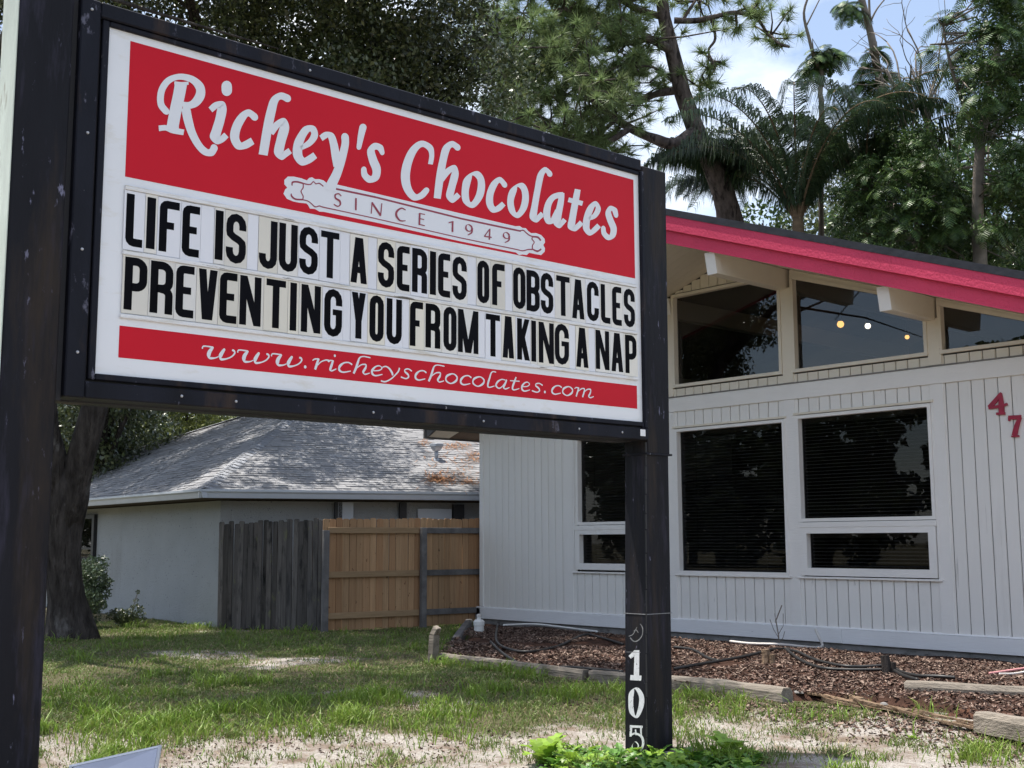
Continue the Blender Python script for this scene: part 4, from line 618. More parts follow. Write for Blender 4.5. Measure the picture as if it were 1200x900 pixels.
# interior lamps seen through the clerestory glass
for (px, py, dd, mm, rr, lab) in ((985, 380, 3.1, 'bulb_warm', .055, 'amber glowing hanging lamp inside the clerestory window, leftmost of the three lamps'),
                                 (1017, 382, 3.1, 'bulb_white', .045, 'white glowing hanging lamp inside the clerestory window, between two amber lamps'),
                                 (1063, 395, 3.9, 'bulb_warm', .035, 'small dim amber hanging lamp inside the clerestory window, nearest its right edge')):
    dv = RT*(px-600)/F_PX - UP*(py-450)/F_PX + FW; q = EYE+dv*((YW+dd-EYE[1])/dv[1])
    t = thing('hanging_lamp', lab, 'lamp', tuple(q), group='lamps hanging inside the shop')
    MB().lathe([(.001, -rr), (rr*.7, -rr*.7), (rr, 0), (rr*.7, rr*.7), (rr*.3, rr)], 14).build('bulb', mm, t, smooth=True)
    MB().tube([(0, 0, rr), (0, 0, zs(q[0])-q[2])], .006, 5).build('cord', 'dark_frame', t)
    MB().lathe([(.03, rr*.8), (.028, rr+.06), (.008, rr+.08)], 10).build('socket', 'dark_frame', t)

# ------------------------------------------------------------------ neighbour's house
GZ = 2.15; A3 = np.array([-17.111, 8.901, GZ]); RD = np.array([.338, .941, 0]); RD /= np.linalg.norm(RD)
B3 = np.array([-33.7, 9.79, GZ]); AP = np.array([-21.605, 13.925, 4.52]); AP2 = AP+RD*9.0; C3_ = A3+RD*17; D3 = B3+RD*17
LD = (B3-A3)/np.linalg.norm(B3-A3)
hut = thing('neighbour_house', 'low grey stucco house with grey shingle hip roof behind the wooden fence', 'house', (-17.5, 9.6, 0))
HO = Vector((17.5, -9.6, 0))
def hb(mb, name, m, parent=hut, **kw):
    o = mb.build(name, m, parent, **kw)
    if parent is hut: o.location = HO
    return o
nl = np.array([LD[1], -LD[0], 0]); nl = nl if nl@(AP-A3) > 0 else -nl
nr = np.array([-RD[1], RD[0], 0]); nr = nr if nr@(AP-A3) > 0 else -nr
def shingle_face(P0, u, poly, name='shingles', seed=1):
    """P0 corner, u unit along eave, poly = face corners (3d). rows of separate tabs"""
    rg = np.random.default_rng(seed); P0 = np.array(P0)
    n = np.cross(poly[1]-poly[0], poly[2]-poly[0]); n /= np.linalg.norm(n); n = n if n[2] > 0 else -n
    v = np.cross(n, u); v = v if v[2] > 0 else -v
    uv = [((p-P0)@u, (p-P0)@v) for p in poly]
    vmax = max(q[1] for q in uv); V = []
    row = .118; y = -.03
    while y < vmax:
        ym = min(max(y+row*.5, .001), vmax-.001); xsn = []
        for i in range(len(uv)):
            (xa, ya), (xb, yb) = uv[i], uv[(i+1) % len(uv)]
            if (ya-ym)*(yb-ym) < 0: xsn.append(xa+(xb-xa)*(ym-ya)/(yb-ya))
        if len(xsn) >= 2:
            x0, x1 = min(xsn), max(xsn); x = x0
            while x < x1-.01:
                w = rg.choice([.13, .18, .24, .30]); xe = min(x+w, x1); h = rg.choice([.006, .010, .018]); lo = y-rg.uniform(0, .012)
                a = P0+u*x+v*lo; b_ = P0+u*(xe-.006)+v*lo; c = P0+u*(xe-.006)+v*(y+row+.02); d = P0+u*x+v*(y+row+.02)
                V += [a+n*h, b_+n*h, c+n*.001, d+n*.001, a-n*.002, b_-n*.002, b_+n*h, a+n*h]; x = xe
        y += row
    o = np_mesh(name, np.array(V), 4, 'shingle', hut, kind='stuff'); o.location = HO; return o
hb(MB().add([A3, B3, AP], [(0, 1, 2)]).add([A3, C3_, AP2, AP], [(0, 1, 2, 3)]).add([C3_, D3, AP2], [(0, 1, 2)]).add([B3, D3, AP2, AP], [(0, 3, 2, 1) if False else (0, 1, 2, 3)]), 'roof', 'shingle_cap')
shingle_face(A3, LD, [A3, B3, AP], seed=3); shingle_face(A3, RD, [A3, C3_, AP2, AP], seed=4)
def caps(P, Q, seed):
    rg = np.random.default_rng(seed); d = Q-P; Ln = np.linalg.norm(d); d = d/Ln; side = np.cross(d, (0, 0, 1)); side /= np.linalg.norm(side); k = 0.0; b = MB()
    while k < Ln-.1:
        a = P+d*k+np.array((0, 0, .030)); c = P+d*(k+.20)+np.array((0, 0, .016)); s_ = side*.13; dn = np.array((0, 0, -.038))
        b.add([a-s_+dn, a, a+s_+dn, c-s_+dn, c, c+s_+dn], [(0, 1, 4, 3), (1, 2, 5, 4), ]); k += .15
    return b
for i, (P, Q) in enumerate(((A3, AP), (B3, AP), (AP, AP2))): hb(caps(P, Q, i), 'hip_cap', 'shingle_cap', kind='stuff')
# gutter (profile along the two eaves) and soffit
def gutter(P, Q, out):
    d = Q-P; prof = [(0.0, -.135), (.075, -.135), (.095, -.06), (.120, -.035), (.120, .0), (.105, .0), (.085, -.05), (.0, -.05)]
    b = MB(); b.prism([P+out*a+np.array((0, 0, z)) for a, z in prof], d); return b
hb(gutter(A3+LD*-.10, B3, -nl), 'gutter', 'gutter'); hb(gutter(A3-RD*.10, C3_, -nr), 'gutter', 'gutter')
IN = .42
Wc = A3+(nl+nr)*IN/(1+nl@nr)
Wb = Wc+LD*15.5; Wr = Wc+RD*15.5; dz = np.array((0, 0, 1.0))
Wc0, Wb0, Wr0 = Wc*1, Wb*1, Wr*1
for p in (Wc0, Wb0, Wr0): p[2] = -.3
WT = 1.99
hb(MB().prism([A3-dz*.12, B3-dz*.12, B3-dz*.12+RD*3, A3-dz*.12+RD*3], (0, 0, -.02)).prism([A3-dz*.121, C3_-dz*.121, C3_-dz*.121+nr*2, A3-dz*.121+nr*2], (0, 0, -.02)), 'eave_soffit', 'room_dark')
hb(MB().prism([Wc0, Wb0, Wb0+dz*(WT+.3), Wc0+dz*(WT+.3)], nl*.2), 'wall', 'stucco'); hb(MB().prism([Wc0+nl*.201, Wr0+nl*.0, Wr0+dz*(WT+.3), Wc0+nl*.201+dz*(WT+.3)], nr*.2), 'wall', 'stucco')
# things on the walls: window behind the bush, downpipes, door
def onwall(px, P, D):   # distance along a wall where the sight line through image column px meets it
    dv = RT*(px-600)/F_PX+FW; dv = dv[:2]; A_ = np.array([[D[0], -dv[0]], [D[1], -dv[1]]]); s_ = np.linalg.solve(A_, EYE[:2]-P[:2]); return s_[0]
def wbox(P, D, n, s0, s1, z0, z1, o0, o1):
    q = [P+D*s0-n*o0, P+D*s1-n*o0, P+D*s1-n*o1, P+D*s0-n*o1]
    return MB().hexa([(p[0], p[1], z0) for p in q], [(p[0], p[1], z1) for p in q])
s0, s1 = onwall(121, Wc, LD), onwall(84, Wc, LD)
wf = hb(wbox(Wc, LD, nl, s0, s1, .62, .70, .0, .07), 'window', 'dark_frame')
hb(wbox(Wc, LD, nl, s0, s0+.12, .701, 1.80, .0, .07), 'window_frame', 'dark_frame', wf); hb(wbox(Wc, LD, nl, s1-.12, s1, .701, 1.80, .0, .07), 'window_frame', 'dark_frame', wf)
hb(wbox(Wc, LD, nl, s0, s1, 1.801, 1.88, .0, .07), 'window_frame', 'dark_frame', wf); hb(wbox(Wc, LD, nl, s0+.121, s1-.121, .701, 1.80, .01, .02), 'pane', 'glass_dark', wf)
hb(wbox(Wc, LD, nl, s0+.121, s1-.121, 1.2, 1.24, .021, .05), 'glazing_bar', 'dark_frame', wf)
hb(wbox(Wc, LD, nl, s0+.121, s1-.121, .701, 1.80, .002, .006), 'curtain', 'room_dark', wf)
for px, w_, m_ in ((398, .06, 'dark_frame'), (406, .13, 'gutter'), (472.5, .06, 'dark_frame')):
    q = onwall(px, Wc, RD); hb(wbox(Wc, RD, nr, q-w_, q+w_, .0, 1.98, .0, .07), 'downpipe', m_)
q0, q1 = onwall(490, Wc, RD), onwall(529, Wc, RD)
dr = hb(wbox(Wc, RD, nr, q0, q1, 0, 1.88, .0, .03), 'door', 'gutter'); hb(wbox(Wc, RD, nr, q0+.20, q1-.42, .9, 1.66, .031, .05), 'door_frame', 'white_trim', dr)
hb(wbox(Wc, RD, nr, q0+.26, q1-.48, .96, 1.60, .051, .058), 'pane', 'glass_dark', dr); hb(wbox(Wc, RD, nr, q1+.02, q1+.22, 0, 1.96, .0, .06), 'door_post', 'dark_frame', dr)
# roof vent
def onroof(px, py):
    n = np.cross(C3_-A3, AP-A3); dv = RT*(px-600)/F_PX - UP*(py-450)/F_PX + FW; t = ((A3-EYE)@n)/(dv@n); return EYE+dv*t
vp_ = onroof(511.5, 539)
vt = thing('roof_vent', 'small galvanised vent pipe with a hood on the grey shingle roof', 'vent', tuple(vp_))
MB().lathe([(.035, -.08), (.035, .20)], 12).build('pipe', 'metal_vent', vt, smooth=True)
b = MB(); b.hexa([(-.05, -.05, .16), (.05, -.05, .16), (.05, .05, .16), (-.05, .05, .16)], [(-.085, -.085, .235), (.085, -.085, .235), (.085, .085, .235), (-.085, .085, .235)]); b.box(-.095, .10, -.09, .09, .236, .30); b.build('hood', 'metal_vent', vt, bevel=.01)
MB().lathe([(.08, -.02), (.07, .01), (.036, .03)], 12).build('flashing', 'metal_vent', vt)
V = []
for (px, py, sx, sy, n_) in ((514, 563, 13, 4.5, 170), (522, 561, 26, 9, 120), (533, 524, 16, 4, 90), (556, 535, 14, 9, 110), (548, 566, 18, 4, 60), (497, 520, 8, 4, 34), (530, 545, 40, 22, 110)):
    for _ in range(n_):
        p = onroof(px+rng.normal(0, sx*.5), py+rng.normal(0, sy*.5)); p[2] += rng.uniform(.018, .030)
        th = rng.uniform(0, 2*math.pi); d = np.array((math.cos(th), math.sin(th), 0))*.08; d = d-np.array((0, 0, 1))*0; sd = np.array((-d[1], d[0], 0))*.055; d = d+np.array((0, 0, .1))*((d@nr))*4
        V += [p-d-sd, p+d-sd, p+d+sd, p-d+sd]
np_mesh('needle_litter', np.array(V), 4, 'straw', label='patches of fallen orange pine needles lying on the grey shingle roof', cat='pine needles', kind='stuff')

# ------------------------------------------------------------------ fence
fence = thing('wooden_fence', 'tan wooden fence with dark posts, its left stretch of old grey pickets', 'fence', (-15.32, 9.9, 0)); FO = np.array((15.32, -9.9, 0))
def fb(mb, name, m, **kw): o = mb.build(name, m, fence, **kw); o.location = FO; return o
F0 = np.array((-18.05, 10.15, 0)); dv = RT*(262-600)/F_PX+FW; tq = 19.0; F0 = np.array([*(EYE+dv*tq)[:2], 0]); F1 = np.array((-15.32, 9.9, 0)); F2 = np.array((-14.95, 13.05, 0))
def pickets(P, Q, w, h0, h1, m, old=False, seed=0):
    rg = np.random.default_rng(seed); d = Q-P; Ln = np.linalg.norm(d); d = d/Ln; n = np.array((d[1], -d[0], 0)); n = n if n@(EYE-P) > 0 else -n; s_ = 0
    while s_ < Ln-.02:
        ww = min(w*(1+rg.uniform(-.06, .06)), Ln-s_); h = h0+(h1-h0)*s_/Ln+rg.uniform(-.012, .012)*(2 if old else 1); g = rg.uniform(.004, .009) if not old else rg.uniform(.003, .010)
        a = P+d*(s_+g/2); b_ = P+d*(s_+ww-g/2); t = n*(.018 if not old else .02); jit = n*rg.uniform(-.004, .004)*(2.5 if old else 1); ln = d*rg.uniform(-.012, .012)*(1.5 if old else .5)
        c = ww*.22; mb = MB(); z0 = rg.uniform(.0, .03)
        poly = [a+(0, 0, z0), b_+(0, 0, z0), b_+(0, 0, h-c*.6)+ln, b_-d*c+(0, 0, h)+ln, a+d*c+(0, 0, h)+ln, a+(0, 0, h-c*.6)+ln]
        mb.prism([p+jit for p in poly], -t); fb(mb, 'picket', m); s_ += ww
    return d, n, Ln
d1, n1, L1 = pickets(F0, F1, .092, 1.63, 1.665, 'picket_old', True, 5)
if True:
    d2, n2, L2 = pickets(F1+n1*-.03, F2, .113, 1.675, 1.70, 'picket_tan', False, 6)
    for zc in (1.50, .84, .23):   # rails on our side
        s_m = 1.72
        for (sa, sb, m_) in ((.10, s_m-.05, 'rail_tan'), (s_m+.06, L2, 'rail_grey')):
            a, b_ = F1+d2*sa, F1+d2*sb; fb(MB().hexa([a+n2*.002+(0, 0, zc-.045), b_+n2*.002+(0, 0, zc-.045), b_+n2*.040+(0, 0, zc-.045), a+n2*.040+(0, 0, zc-.045)], [a+n2*.002+(0, 0, zc+.045), b_+n2*.002+(0, 0, zc+.045), b_+n2*.040+(0, 0, zc+.045), a+n2*.040+(0, 0, zc+.045)]), 'rail', m_, bevel=.004)
    for s_, hh in ((.03, 1.50), (s_m, 1.545)):
        a = F1+d2*s_; q = [a-d2*.045+n2*.0415, a+d2*.045+n2*.0415, a+d2*.045+n2*.125, a-d2*.045+n2*.125]
        fb(MB().hexa([p+(0, 0, -.2) for p in q], [p+(0, 0, hh) for p in q]), 'fence_post', 'rail_grey', bevel=.006)
# ------------------------------------------------------------------ ground
def nz(x, y, s, o=0.0): return noise.noise(Vector((x*s+o, y*s-o, o*.37)))
def sst(a, b, v): t = min(1, max(0, (v-a)/(b-a))); return t*t*(3-2*t)
def near_side(x, y): return ((x+7.85)*3.3-(y-5.28)*1.95)/3.83
BED = [(-10.75, 8.52), (-8.2, 8.42), (-6.0, 8.50), (-5.1, 8.75), (-4.0, 8.35), (-1.2, 7.8), (-1.2, 12.7), (-14.95, 12.7), (-13.4, 11.2)]
def inpoly(x, y, P):
    c = False; j = len(P)-1
    for i in range(len(P)):
        if (P[i][1] > y) != (P[j][1] > y) and x < (P[j][0]-P[i][0])*(y-P[i][1])/(P[j][1]-P[i][1])+P[i][0]: c = not c
        j = i
    return c
def spill(x, y): return sst(.35, .0, abs(y-(8.15+.12*(x+5)*0)) if -6.4 < x < -1.5 else 9)*.8
def sand(x, y):
    s = near_side(x, y); n = nz(x, y, .55, 3)+.5*nz(x, y, 1.7, 9)
    base = sst(-.4, 1.2, s+n*1.5)
    patch = sst(.33, .52, nz(x*.8+y*.5, y*1.6-x*.5, .42, 21)+.35*nz(x, y, 1.3, 4))*.62 if y < 9.5 else 0
    left = sst(-9.0, -7.0, x) if y < 5.8 else 1
    return max(base*(.45+.55*left), patch)
def gh(x, y): return .018*nz(x, y, .5, 1)+.008*nz(x, y, 2.3, 5)-.080*sst(-.4, 1.7, near_side(x, y))*sst(9, 7.4, y)
def lin(a, b, s): return list(np.arange(a, b, s))
gx = [-420, -250, -150, -90, -60, -45, -36, -30, -26, -23]+lin(-21, 1.01, .16)+[2, 4, 7, 12, 20, 35, 60, 120, 250, 420]
gy = [-420, -250, -120, -70, -45, -30, -20, -12, -8, -5, -3]+lin(-2, 14.01, .16)+[15, 17, 20, 25, 32, 45, 70, 120, 250, 420]
GV = []; GS = []
for y in gy:
    for x in gx:
        nearv = -21 <= x <= 1.1 and -2 <= y <= 14.1
        GV.append((x, y, gh(x, y) if nearv else 0.0)); GS.append(sand(x, y) if nearv else .15)
nx_ = len(gx); me = bpy.data.meshes.new('ground')
me.from_pydata(GV, [], [(j*nx_+i, j*nx_+i+1, (j+1)*nx_+i+1, (j+1)*nx_+i) for j in range(len(gy)-1) for i in range(nx_-1)])
at_ = me.attributes.new('sand', 'FLOAT', 'POINT'); at_.data.foreach_set('value', GS); me.polygons.foreach_set('use_smooth', [True]*len(me.polygons))
def ground_mat():
    m = bpy.data.materials.new('lawn_soil_and_sand'); m.use_nodes = True; t = m.node_tree; l = t.links.new; b = t.nodes['Principled BSDF']
    b.inputs['Roughness'].default_value = .95; b.inputs['Specular IOR Level'].default_value = .15
    a = N(t, 'ShaderNodeAttribute', attribute_name='sand'); g = N(t, 'ShaderNodeTexCoord')
    n1 = N(t, 'ShaderNodeTexNoise'); n1.inputs['Scale'].default_value = 5.0; n1.inputs['Detail'].default_value = 10; n1.inputs['Roughness'].default_value = .7; l(g.outputs['Object'], n1.inputs['Vector'])
    n2 = N(t, 'ShaderNodeTexNoise'); n2.inputs['Scale'].default_value = 38; n2.inputs['Detail'].default_value = 8; n2.inputs['Roughness'].default_value = .75; l(g.outputs['Object'], n2.inputs['Vector'])
    ad = N(t, 'ShaderNodeMath', operation='MULTIPLY_ADD'); l(n1.outputs['Fac'], ad.inputs[0]); ad.inputs[1].default_value = 1.3; l(a.outputs['Fac'], ad.inputs[2])
    mr = N(t, 'ShaderNodeMapRange'); mr.inputs['From Min'].default_value = .78; mr.inputs['From Max'].default_value = 1.30; l(ad.outputs[0], mr.inputs['Value'])
    sandc = N(t, 'ShaderNodeValToRGB'); e = sandc.color_ramp.elements; e[0].position = .30; e[0].color = (.20, .165, .135, 1); e[1].position = .56; e[1].color = (.53, .49, .445, 1); l(n2.outputs['Fac'], sandc.inputs[0])
    n3 = N(t, 'ShaderNodeTexNoise'); n3.inputs['Scale'].default_value = 2.6; n3.inputs['Detail'].default_value = 9; n3.inputs['Roughness'].default_value = .72; l(g.outputs['Object'], n3.inputs['Vector'])
    m3 = N(t, 'ShaderNodeMapRange'); m3.inputs['From Min'].default_value = .46; m3.inputs['From Max'].default_value = .62; l(n3.outputs['Fac'], m3.inputs['Value'])
    lit = N(t, 'ShaderNodeMix', data_type='RGBA'); lit.inputs['B'].default_value = (.235, .175, .135, 1); l(m3.outputs[0], lit.inputs['Factor']); l(sandc.outputs[0], lit.inputs['A'])
    soil = N(t, 'ShaderNodeValToRGB'); e = soil.color_ramp.elements; e[0].position = .3; e[0].color = (.045, .045, .022, 1); e[1].position = .72; e[1].color = (.19, .165, .095, 1); l(n2.outputs['Fac'], soil.inputs[0])
    x = N(t, 'ShaderNodeMix', data_type='RGBA'); l(mr.outputs[0], x.inputs['Factor']); l(soil.outputs[0], x.inputs['A']); l(lit.outputs['Result'], x.inputs['B']); l(x.outputs['Result'], b.inputs['Base Color'])
    bp = N(t, 'ShaderNodeBump'); bp.inputs['Strength'].default_value = 1; bp.inputs['Distance'].default_value = .03; l(n2.outputs['Fac'], bp.inputs['Height']); l(bp.outputs[0], b.inputs['Normal']); return m
M['ground'] = ground_mat(); me.materials.append(M['ground']); link('ground', me, kind='structure')
MB().box(-200, 200, -19, -11, -.05, .012).build('road', 'asphalt', kind='structure')
# mulch bed
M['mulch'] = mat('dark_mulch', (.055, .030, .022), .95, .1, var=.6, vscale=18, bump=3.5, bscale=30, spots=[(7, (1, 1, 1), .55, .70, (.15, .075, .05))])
bx = lin(-15.0, -1.0, .14); by = lin(7.6, 12.75, .14); idx = {}; bv = []; bf = []
def bedh(x, y):
    d = min(1, max(0, (y-8.3)/1.0)); return .045+.055*d*(1-1.45*sst(11.7, 12.4, y))+.035*nz(x, y, .9, 7)*d+.014*nz(x, y, 4, 2)
for j, y in enumerate(by):
    for i, x in enumerate(bx): idx[i, j] = len(bv); bv.append((x, y, bedh(x, y) if inpoly(x, y, BED) else .0+bedh(x, y)-.12*0))
for j in range(len(by)-1):
    for i in range(len(bx)-1):
        if inpoly(bx[i]+.07, by[j]+.07, BED) and by[j+1] < 12.71: bf.append((idx[i, j], idx[i+1, j], idx[i+1, j+1], idx[i, j+1]))
used = sorted({k for f in bf for k in f}); rm = {k: n for n, k in enumerate(used)}
# skirt: outline vertices drop into the soil
cnt = {}
for f in bf:
    for a, c in zip(f, f[1:]+f[:1]): cnt[tuple(sorted((a, c)))] = cnt.get(tuple(sorted((a, c))), 0)+1
rim = {k for e_, c in cnt.items() if c == 1 for k in e_}
bv2 = [(bv[k][0], bv[k][1], bv[k][2] if (k not in rim or bv[k][1] > 12.5) else -.03) for k in used]
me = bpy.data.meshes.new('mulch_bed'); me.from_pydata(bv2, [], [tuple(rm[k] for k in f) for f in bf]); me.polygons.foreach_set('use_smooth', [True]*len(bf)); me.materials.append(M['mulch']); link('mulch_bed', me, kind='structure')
V = []
def chips(n, x0, x1, y0, y1, test, zf, lo=.012, hi=.042):
    k = 0
    while k < n:
        x, y = rng.uniform(x0, x1), rng.uniform(y0, y1)
        if not test(x, y): continue
        k += 1; z = zf(x, y)+rng.uniform(.002, .014); L_ = rng.uniform(lo, hi); w = L_*rng.uniform(.25, .5); th = rng.uniform(0, 6.28); ti = rng.uniform(-.5, .5); tr = rng.uniform(-.6, .6)
        u = np.array((math.cos(th)*math.cos(ti), math.sin(th)*math.cos(ti), math.sin(ti)))*L_/2; v = np.array((-math.sin(th)*math.cos(tr), math.cos(th)*math.cos(tr), math.sin(tr)))*w/2
        p = np.array((x, y, z)); h = np.array((0, 0, .004))
        V.extend([p-u-v+h, p+u-v+h, p+u+v+h, p-u+v+h, p-u-v-h, p+u-v-h, p+u-v+h, p-u-v+h])
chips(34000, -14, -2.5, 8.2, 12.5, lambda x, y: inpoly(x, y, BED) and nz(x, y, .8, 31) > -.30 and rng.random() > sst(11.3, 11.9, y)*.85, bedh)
chips(2600, -6.6, -2.2, 7.45, 8.4, lambda x, y: rng.random() < sst(7.45, 8.1, y), gh, .015, .045)
chips(5200, -9.5, -3.0, 3.0, 8.2, lambda x, y: nz(x, y, 1.3, 88) > -.05, gh, .006, .024)
np_mesh('mulch_chips', np.array(V), 4, 'mulch_chip', label='loose red brown bark mulch chips scattered over the planting bed', cat='mulch', kind='stuff')
# timbers
def timber(name, label, a, b, w=.12, h=.10, z=.0, m='timber', seed=0, group=None, rot=False, k=9):
    rg = np.random.default_rng(seed); a = np.array((*a, 0.)); b = np.array((*b, 0.)); d = b-a; Ln = np.linalg.norm(d); d /= Ln; n = np.array((-d[1], d[0], 0)); o = a
    t = thing(name, label, 'timber', (a[0], a[1], z), group=group); mb = MB(); prof = [(-.5, 0.0), (-.5, .72), (-.34, 1.0), (.34, 1.0), (.5, .72), (.5, 0.0)]
    for i in range(k+1):
        s = Ln*i/k; 
        for (u, v) in prof:
            ww = w*(1+(rg.uniform(-.35, .2) if rot else rg.uniform(-.06, .06))); hh = h*(1+(rg.uniform(-.6, .15) if rot else rg.uniform(-.05, .05)))
            p = d*(s+rg.uniform(-.01, .01)*(4 if rot and i in (0, k) else 1))+n*(u*ww)+np.array((0, 0, v*hh-(.03 if v == 0 else 0))); mb.v.append(tuple(p))
    q = len(prof)
    for i in range(k):
        for j in range(q): mb.f.append((i*q+j, i*q+(j+1) % q, (i+1)*q+(j+1) % q, (i+1)*q+j)); mb.mi.append(0)
    mb.f.append(tuple(range(q-1, -1, -1))); mb.f.append(tuple(k*q+j for j in range(q))); mb.mi += [0, 0]
    mb.build('beam' if not rot else 'rotten_beam', m, t); return t
TG = 'landscape timbers edging the mulch bed'
timber('landscape_timber', 'long grey timber edging the bed from the leaning stake to the sign post', (-10.58, 8.42), (-8.24, 8.33), seed=1, group=TG)
timber('landscape_timber', 'short dull timber edging the bed directly behind the right sign post', (-8.20, 8.36), (-7.08, 8.56), seed=2, group=TG)
timber('landscape_timber', 'sunlit round cut timber with a dark end, just right of the sign post', (-7.03, 8.50), (-5.99, 8.40), w=.13, h=.115, seed=3, group=TG)
timber('landscape_timber', 'thick squared timber lying on the mulch at the right edge, behind the split one', (-5.33, 9.12), (-3.3, 9.92), w=.17, h=.13, z=.04, seed=5, group=TG)
timber('landscape_timber', 'grey timber end at the lower right, in front of the rotten split one', (-4.22, 8.20), (-3.2, 7.80), w=.15, h=.11, z=.02, seed=6, group=TG)
t = thing('rotten_timber', 'rotten split brown timber broken across the front of the mulch bed', 'timber', (-6.15, 8.72, 0)); rg = np.random.default_rng(44)
for i in range(26):
    u = i/26*1.9+rg.uniform(-.08, .08); ln_ = rg.uniform(.15, .65); a_ = -.25+rg.normal(0, .07); x, y = u*.97, -.25*u+rg.normal(0, .045); w_, h_ = rg.uniform(.012, .045), rg.uniform(.012, .04); z_ = rg.uniform(.0, .05)
    d_ = np.array((math.cos(a_), math.sin(a_), rg.uniform(-.04, .04)))*ln_; n_ = np.array((-math.sin(a_), math.cos(a_), 0)); o_ = np.array((x, y, z_)); p_, q_ = rg.uniform(.1, .9), rg.uniform(.1, .9)
    MB().hexa([o_-n_*w_*p_, o_+d_-n_*w_*q_*.4, o_+d_+n_*w_*q_*.4, o_+n_*w_], [o_-n_*w_*p_+(0, 0, h_), o_+d_-n_*w_*q_*.4+(0, 0, h_*.3), o_+d_+n_*w_*q_*.4+(0, 0, h_*.35), o_+n_*w_+(0, 0, h_*.9)]).build('splinter', 'rotten', t)
timber('landscape_timber', 'dark bark covered timber running from the leaning stake towards the white building corner', (-12.0, 9.78), (-14.75, 12.30), w=.12, h=.12, seed=8, group=TG, m='rail_grey')
for i, (x, y, s_) in enumerate(((-6.2, 8.95, .22), (-5.95, 8.82, .15), (-5.6, 8.70, .2), (-5.75, 8.95, .12))):
    a = rng.uniform(-.6, .2); timber('wood_splinter', ['pale split splinter of wood right of the round cut timber', 'small pale wood chunk beside the rotten timber', 'flat broken wood piece lying behind the rotten timber', 'tiny wood chunk on the mulch above the rotten timber'][i], (x, y), (x+s_*math.cos(a), y+s_*math.sin(a)), w=.07, h=.03, z=.05, m='rotten', seed=20+i, rot=True, k=4)
# leaning stake at the bed corner
t = thing('wooden_stake', 'pale weathered stake leaning at the left corner of the mulch bed', 'stake', (-10.62, 8.33, 0))
MB().hexa([(-.05, -.045, -.05), (.05, -.045, -.05), (.05, .045, -.05), (-.05, .045, -.05)], [(-.02, -.04, .30), (.075, -.04, .30), (.075, .045, .30), (-.02, .045, .30)]).hexa([(-.02, -.04, .301), (.075, -.04, .301), (.075, .045, .301), (-.02, .045, .301)], [(.03, -.02, .40), (.115, -.02, .375), (.115, .04, .375), (.03, .04, .41)]).build('stake_body', 'timber', t, bevel=.008)
def stump(x, y, label, parts, m):
    t = thing('stump', label, 'stump', (x, y, .05))
    for (dx, dy, r, h, lx) in parts: MB().tube([(dx, dy, -.08), (dx+lx*.4, dy, h*.5), (dx+lx, dy, h)], [r*1.15, r, r*.9], 8, wob=.5).build('stub', m, t)
stump(-7.35, 10.03, 'sawn double stump in the mulch below the left window pane edge', ((-.03, 0, .045, .19, -.01), (.05, -.02, .030, .15, .0)), 'rotten')
stump(-6.05, 10.05, 'dark burnt looking stump in the mulch with black hoses running past', ((0, 0, .045, .22, -.02), (.045, .02, .028, .16, .0)), 'bark_oak')
# white container near the building corner
t = thing('white_container', 'small white ribbed plastic jug standing on the mulch near the building corner', 'container', (-12.80, 10.85, .04))
MB().lathe([(.055, 0), (.062, .02), (.062, .055), (.070, .062), (.070, .13), (.078, .137), (.078, .19), (.055, .215), (.03, .22), (.03, .25)], 18).build('jug_body', 'white_plastic', t, smooth=False)
MB().lathe([(.034, .251), (.034, .285), (.02, .29)], 14).build('cap', 'old_plastic', t)
# pipes and hoses
def hose(name, label, cat, pts, r, m, group=None, zo=.012):
    P = [np.array((x, y, (bedh(x, y) if inpoly(x, y, BED) else gh(x, y))+r+zo+dz)) for x, y, dz in pts]; c = P[0]
    o = MB().tube([p-c for p in spline(P, 8)], r, 7).build(name, m, None, smooth=True, label=label, cat=cat, group=group); o.location = c
def g_(px, py): 
    dv = RT*(px-600)/F_PX - UP*(py-450)/F_PX + FW; p = EYE+dv*((.06-EYE[2])/dv[2]); return p[0], p[1]
hose('white_pipe', 'thin white pipe lying on the mulch left of the sign post', 'pipe', [(*g_(590, 738), .02), (*g_(625, 736), .04), (*g_(655, 737), .04), (*g_(700, 743), 0)], .015, 'white_plastic')
hose('bent_pipe', 'dirty white pipe lying under the left window with one end bent upright', 'pipe', [(*g_(856, 757), .0), (*g_(880, 760), .0), (*g_(915, 762), 0), (*g_(950, 761), .0), (-8.30, 12.36, .02), (-8.34, 12.37, .11), (-8.40, 12.38, .22)], .015, 'old_plastic')
H = 'black hoses lying on the mulch'
for lab, q in (('long black hose curving from the white jug past the sign post', [(575, 760), (585, 768), (600, 776), (625, 782), (660, 784), (690, 786), (730, 790)]),
               ('black hose looping up over the mulch left of the sign post', [(583, 735), (582, 758), (600, 768), (625, 770), (655, 762), (685, 748), (705, 752), (730, 760)]),
               ('black hose crossing the mulch right of the sign post towards the double stump', [(790, 790), (815, 788), (845, 782), (880, 775), (905, 770), (925, 768)]),
               ('upper black hose running from the double stump to the dark stump', [(918, 768), (935, 773), (955, 782), (985, 789), (1010, 790), (1038, 790)]),
               ('lower black hose sagging between the double stump and the dark stump', [(922, 770), (940, 783), (962, 791), (990, 793), (1036, 794)]),
               ('black hose trailing from the dark stump towards the right edge', [(1040, 786), (1055, 796), (1075, 803), (1100, 806), (1120, 807)]),
               ('short black hose ending beside the squared timber', [(1046, 794), (1060, 803), (1076, 808)]),
               ('thin black hose beside the right sign post near the wall', [(790, 765), (812, 768), (830, 777), (842, 782)])):
    hose('black_hose', lab, 'hose', [(*g_(*p), 0) for p in q], .016, 'hose_black', group=H, zo=.010)
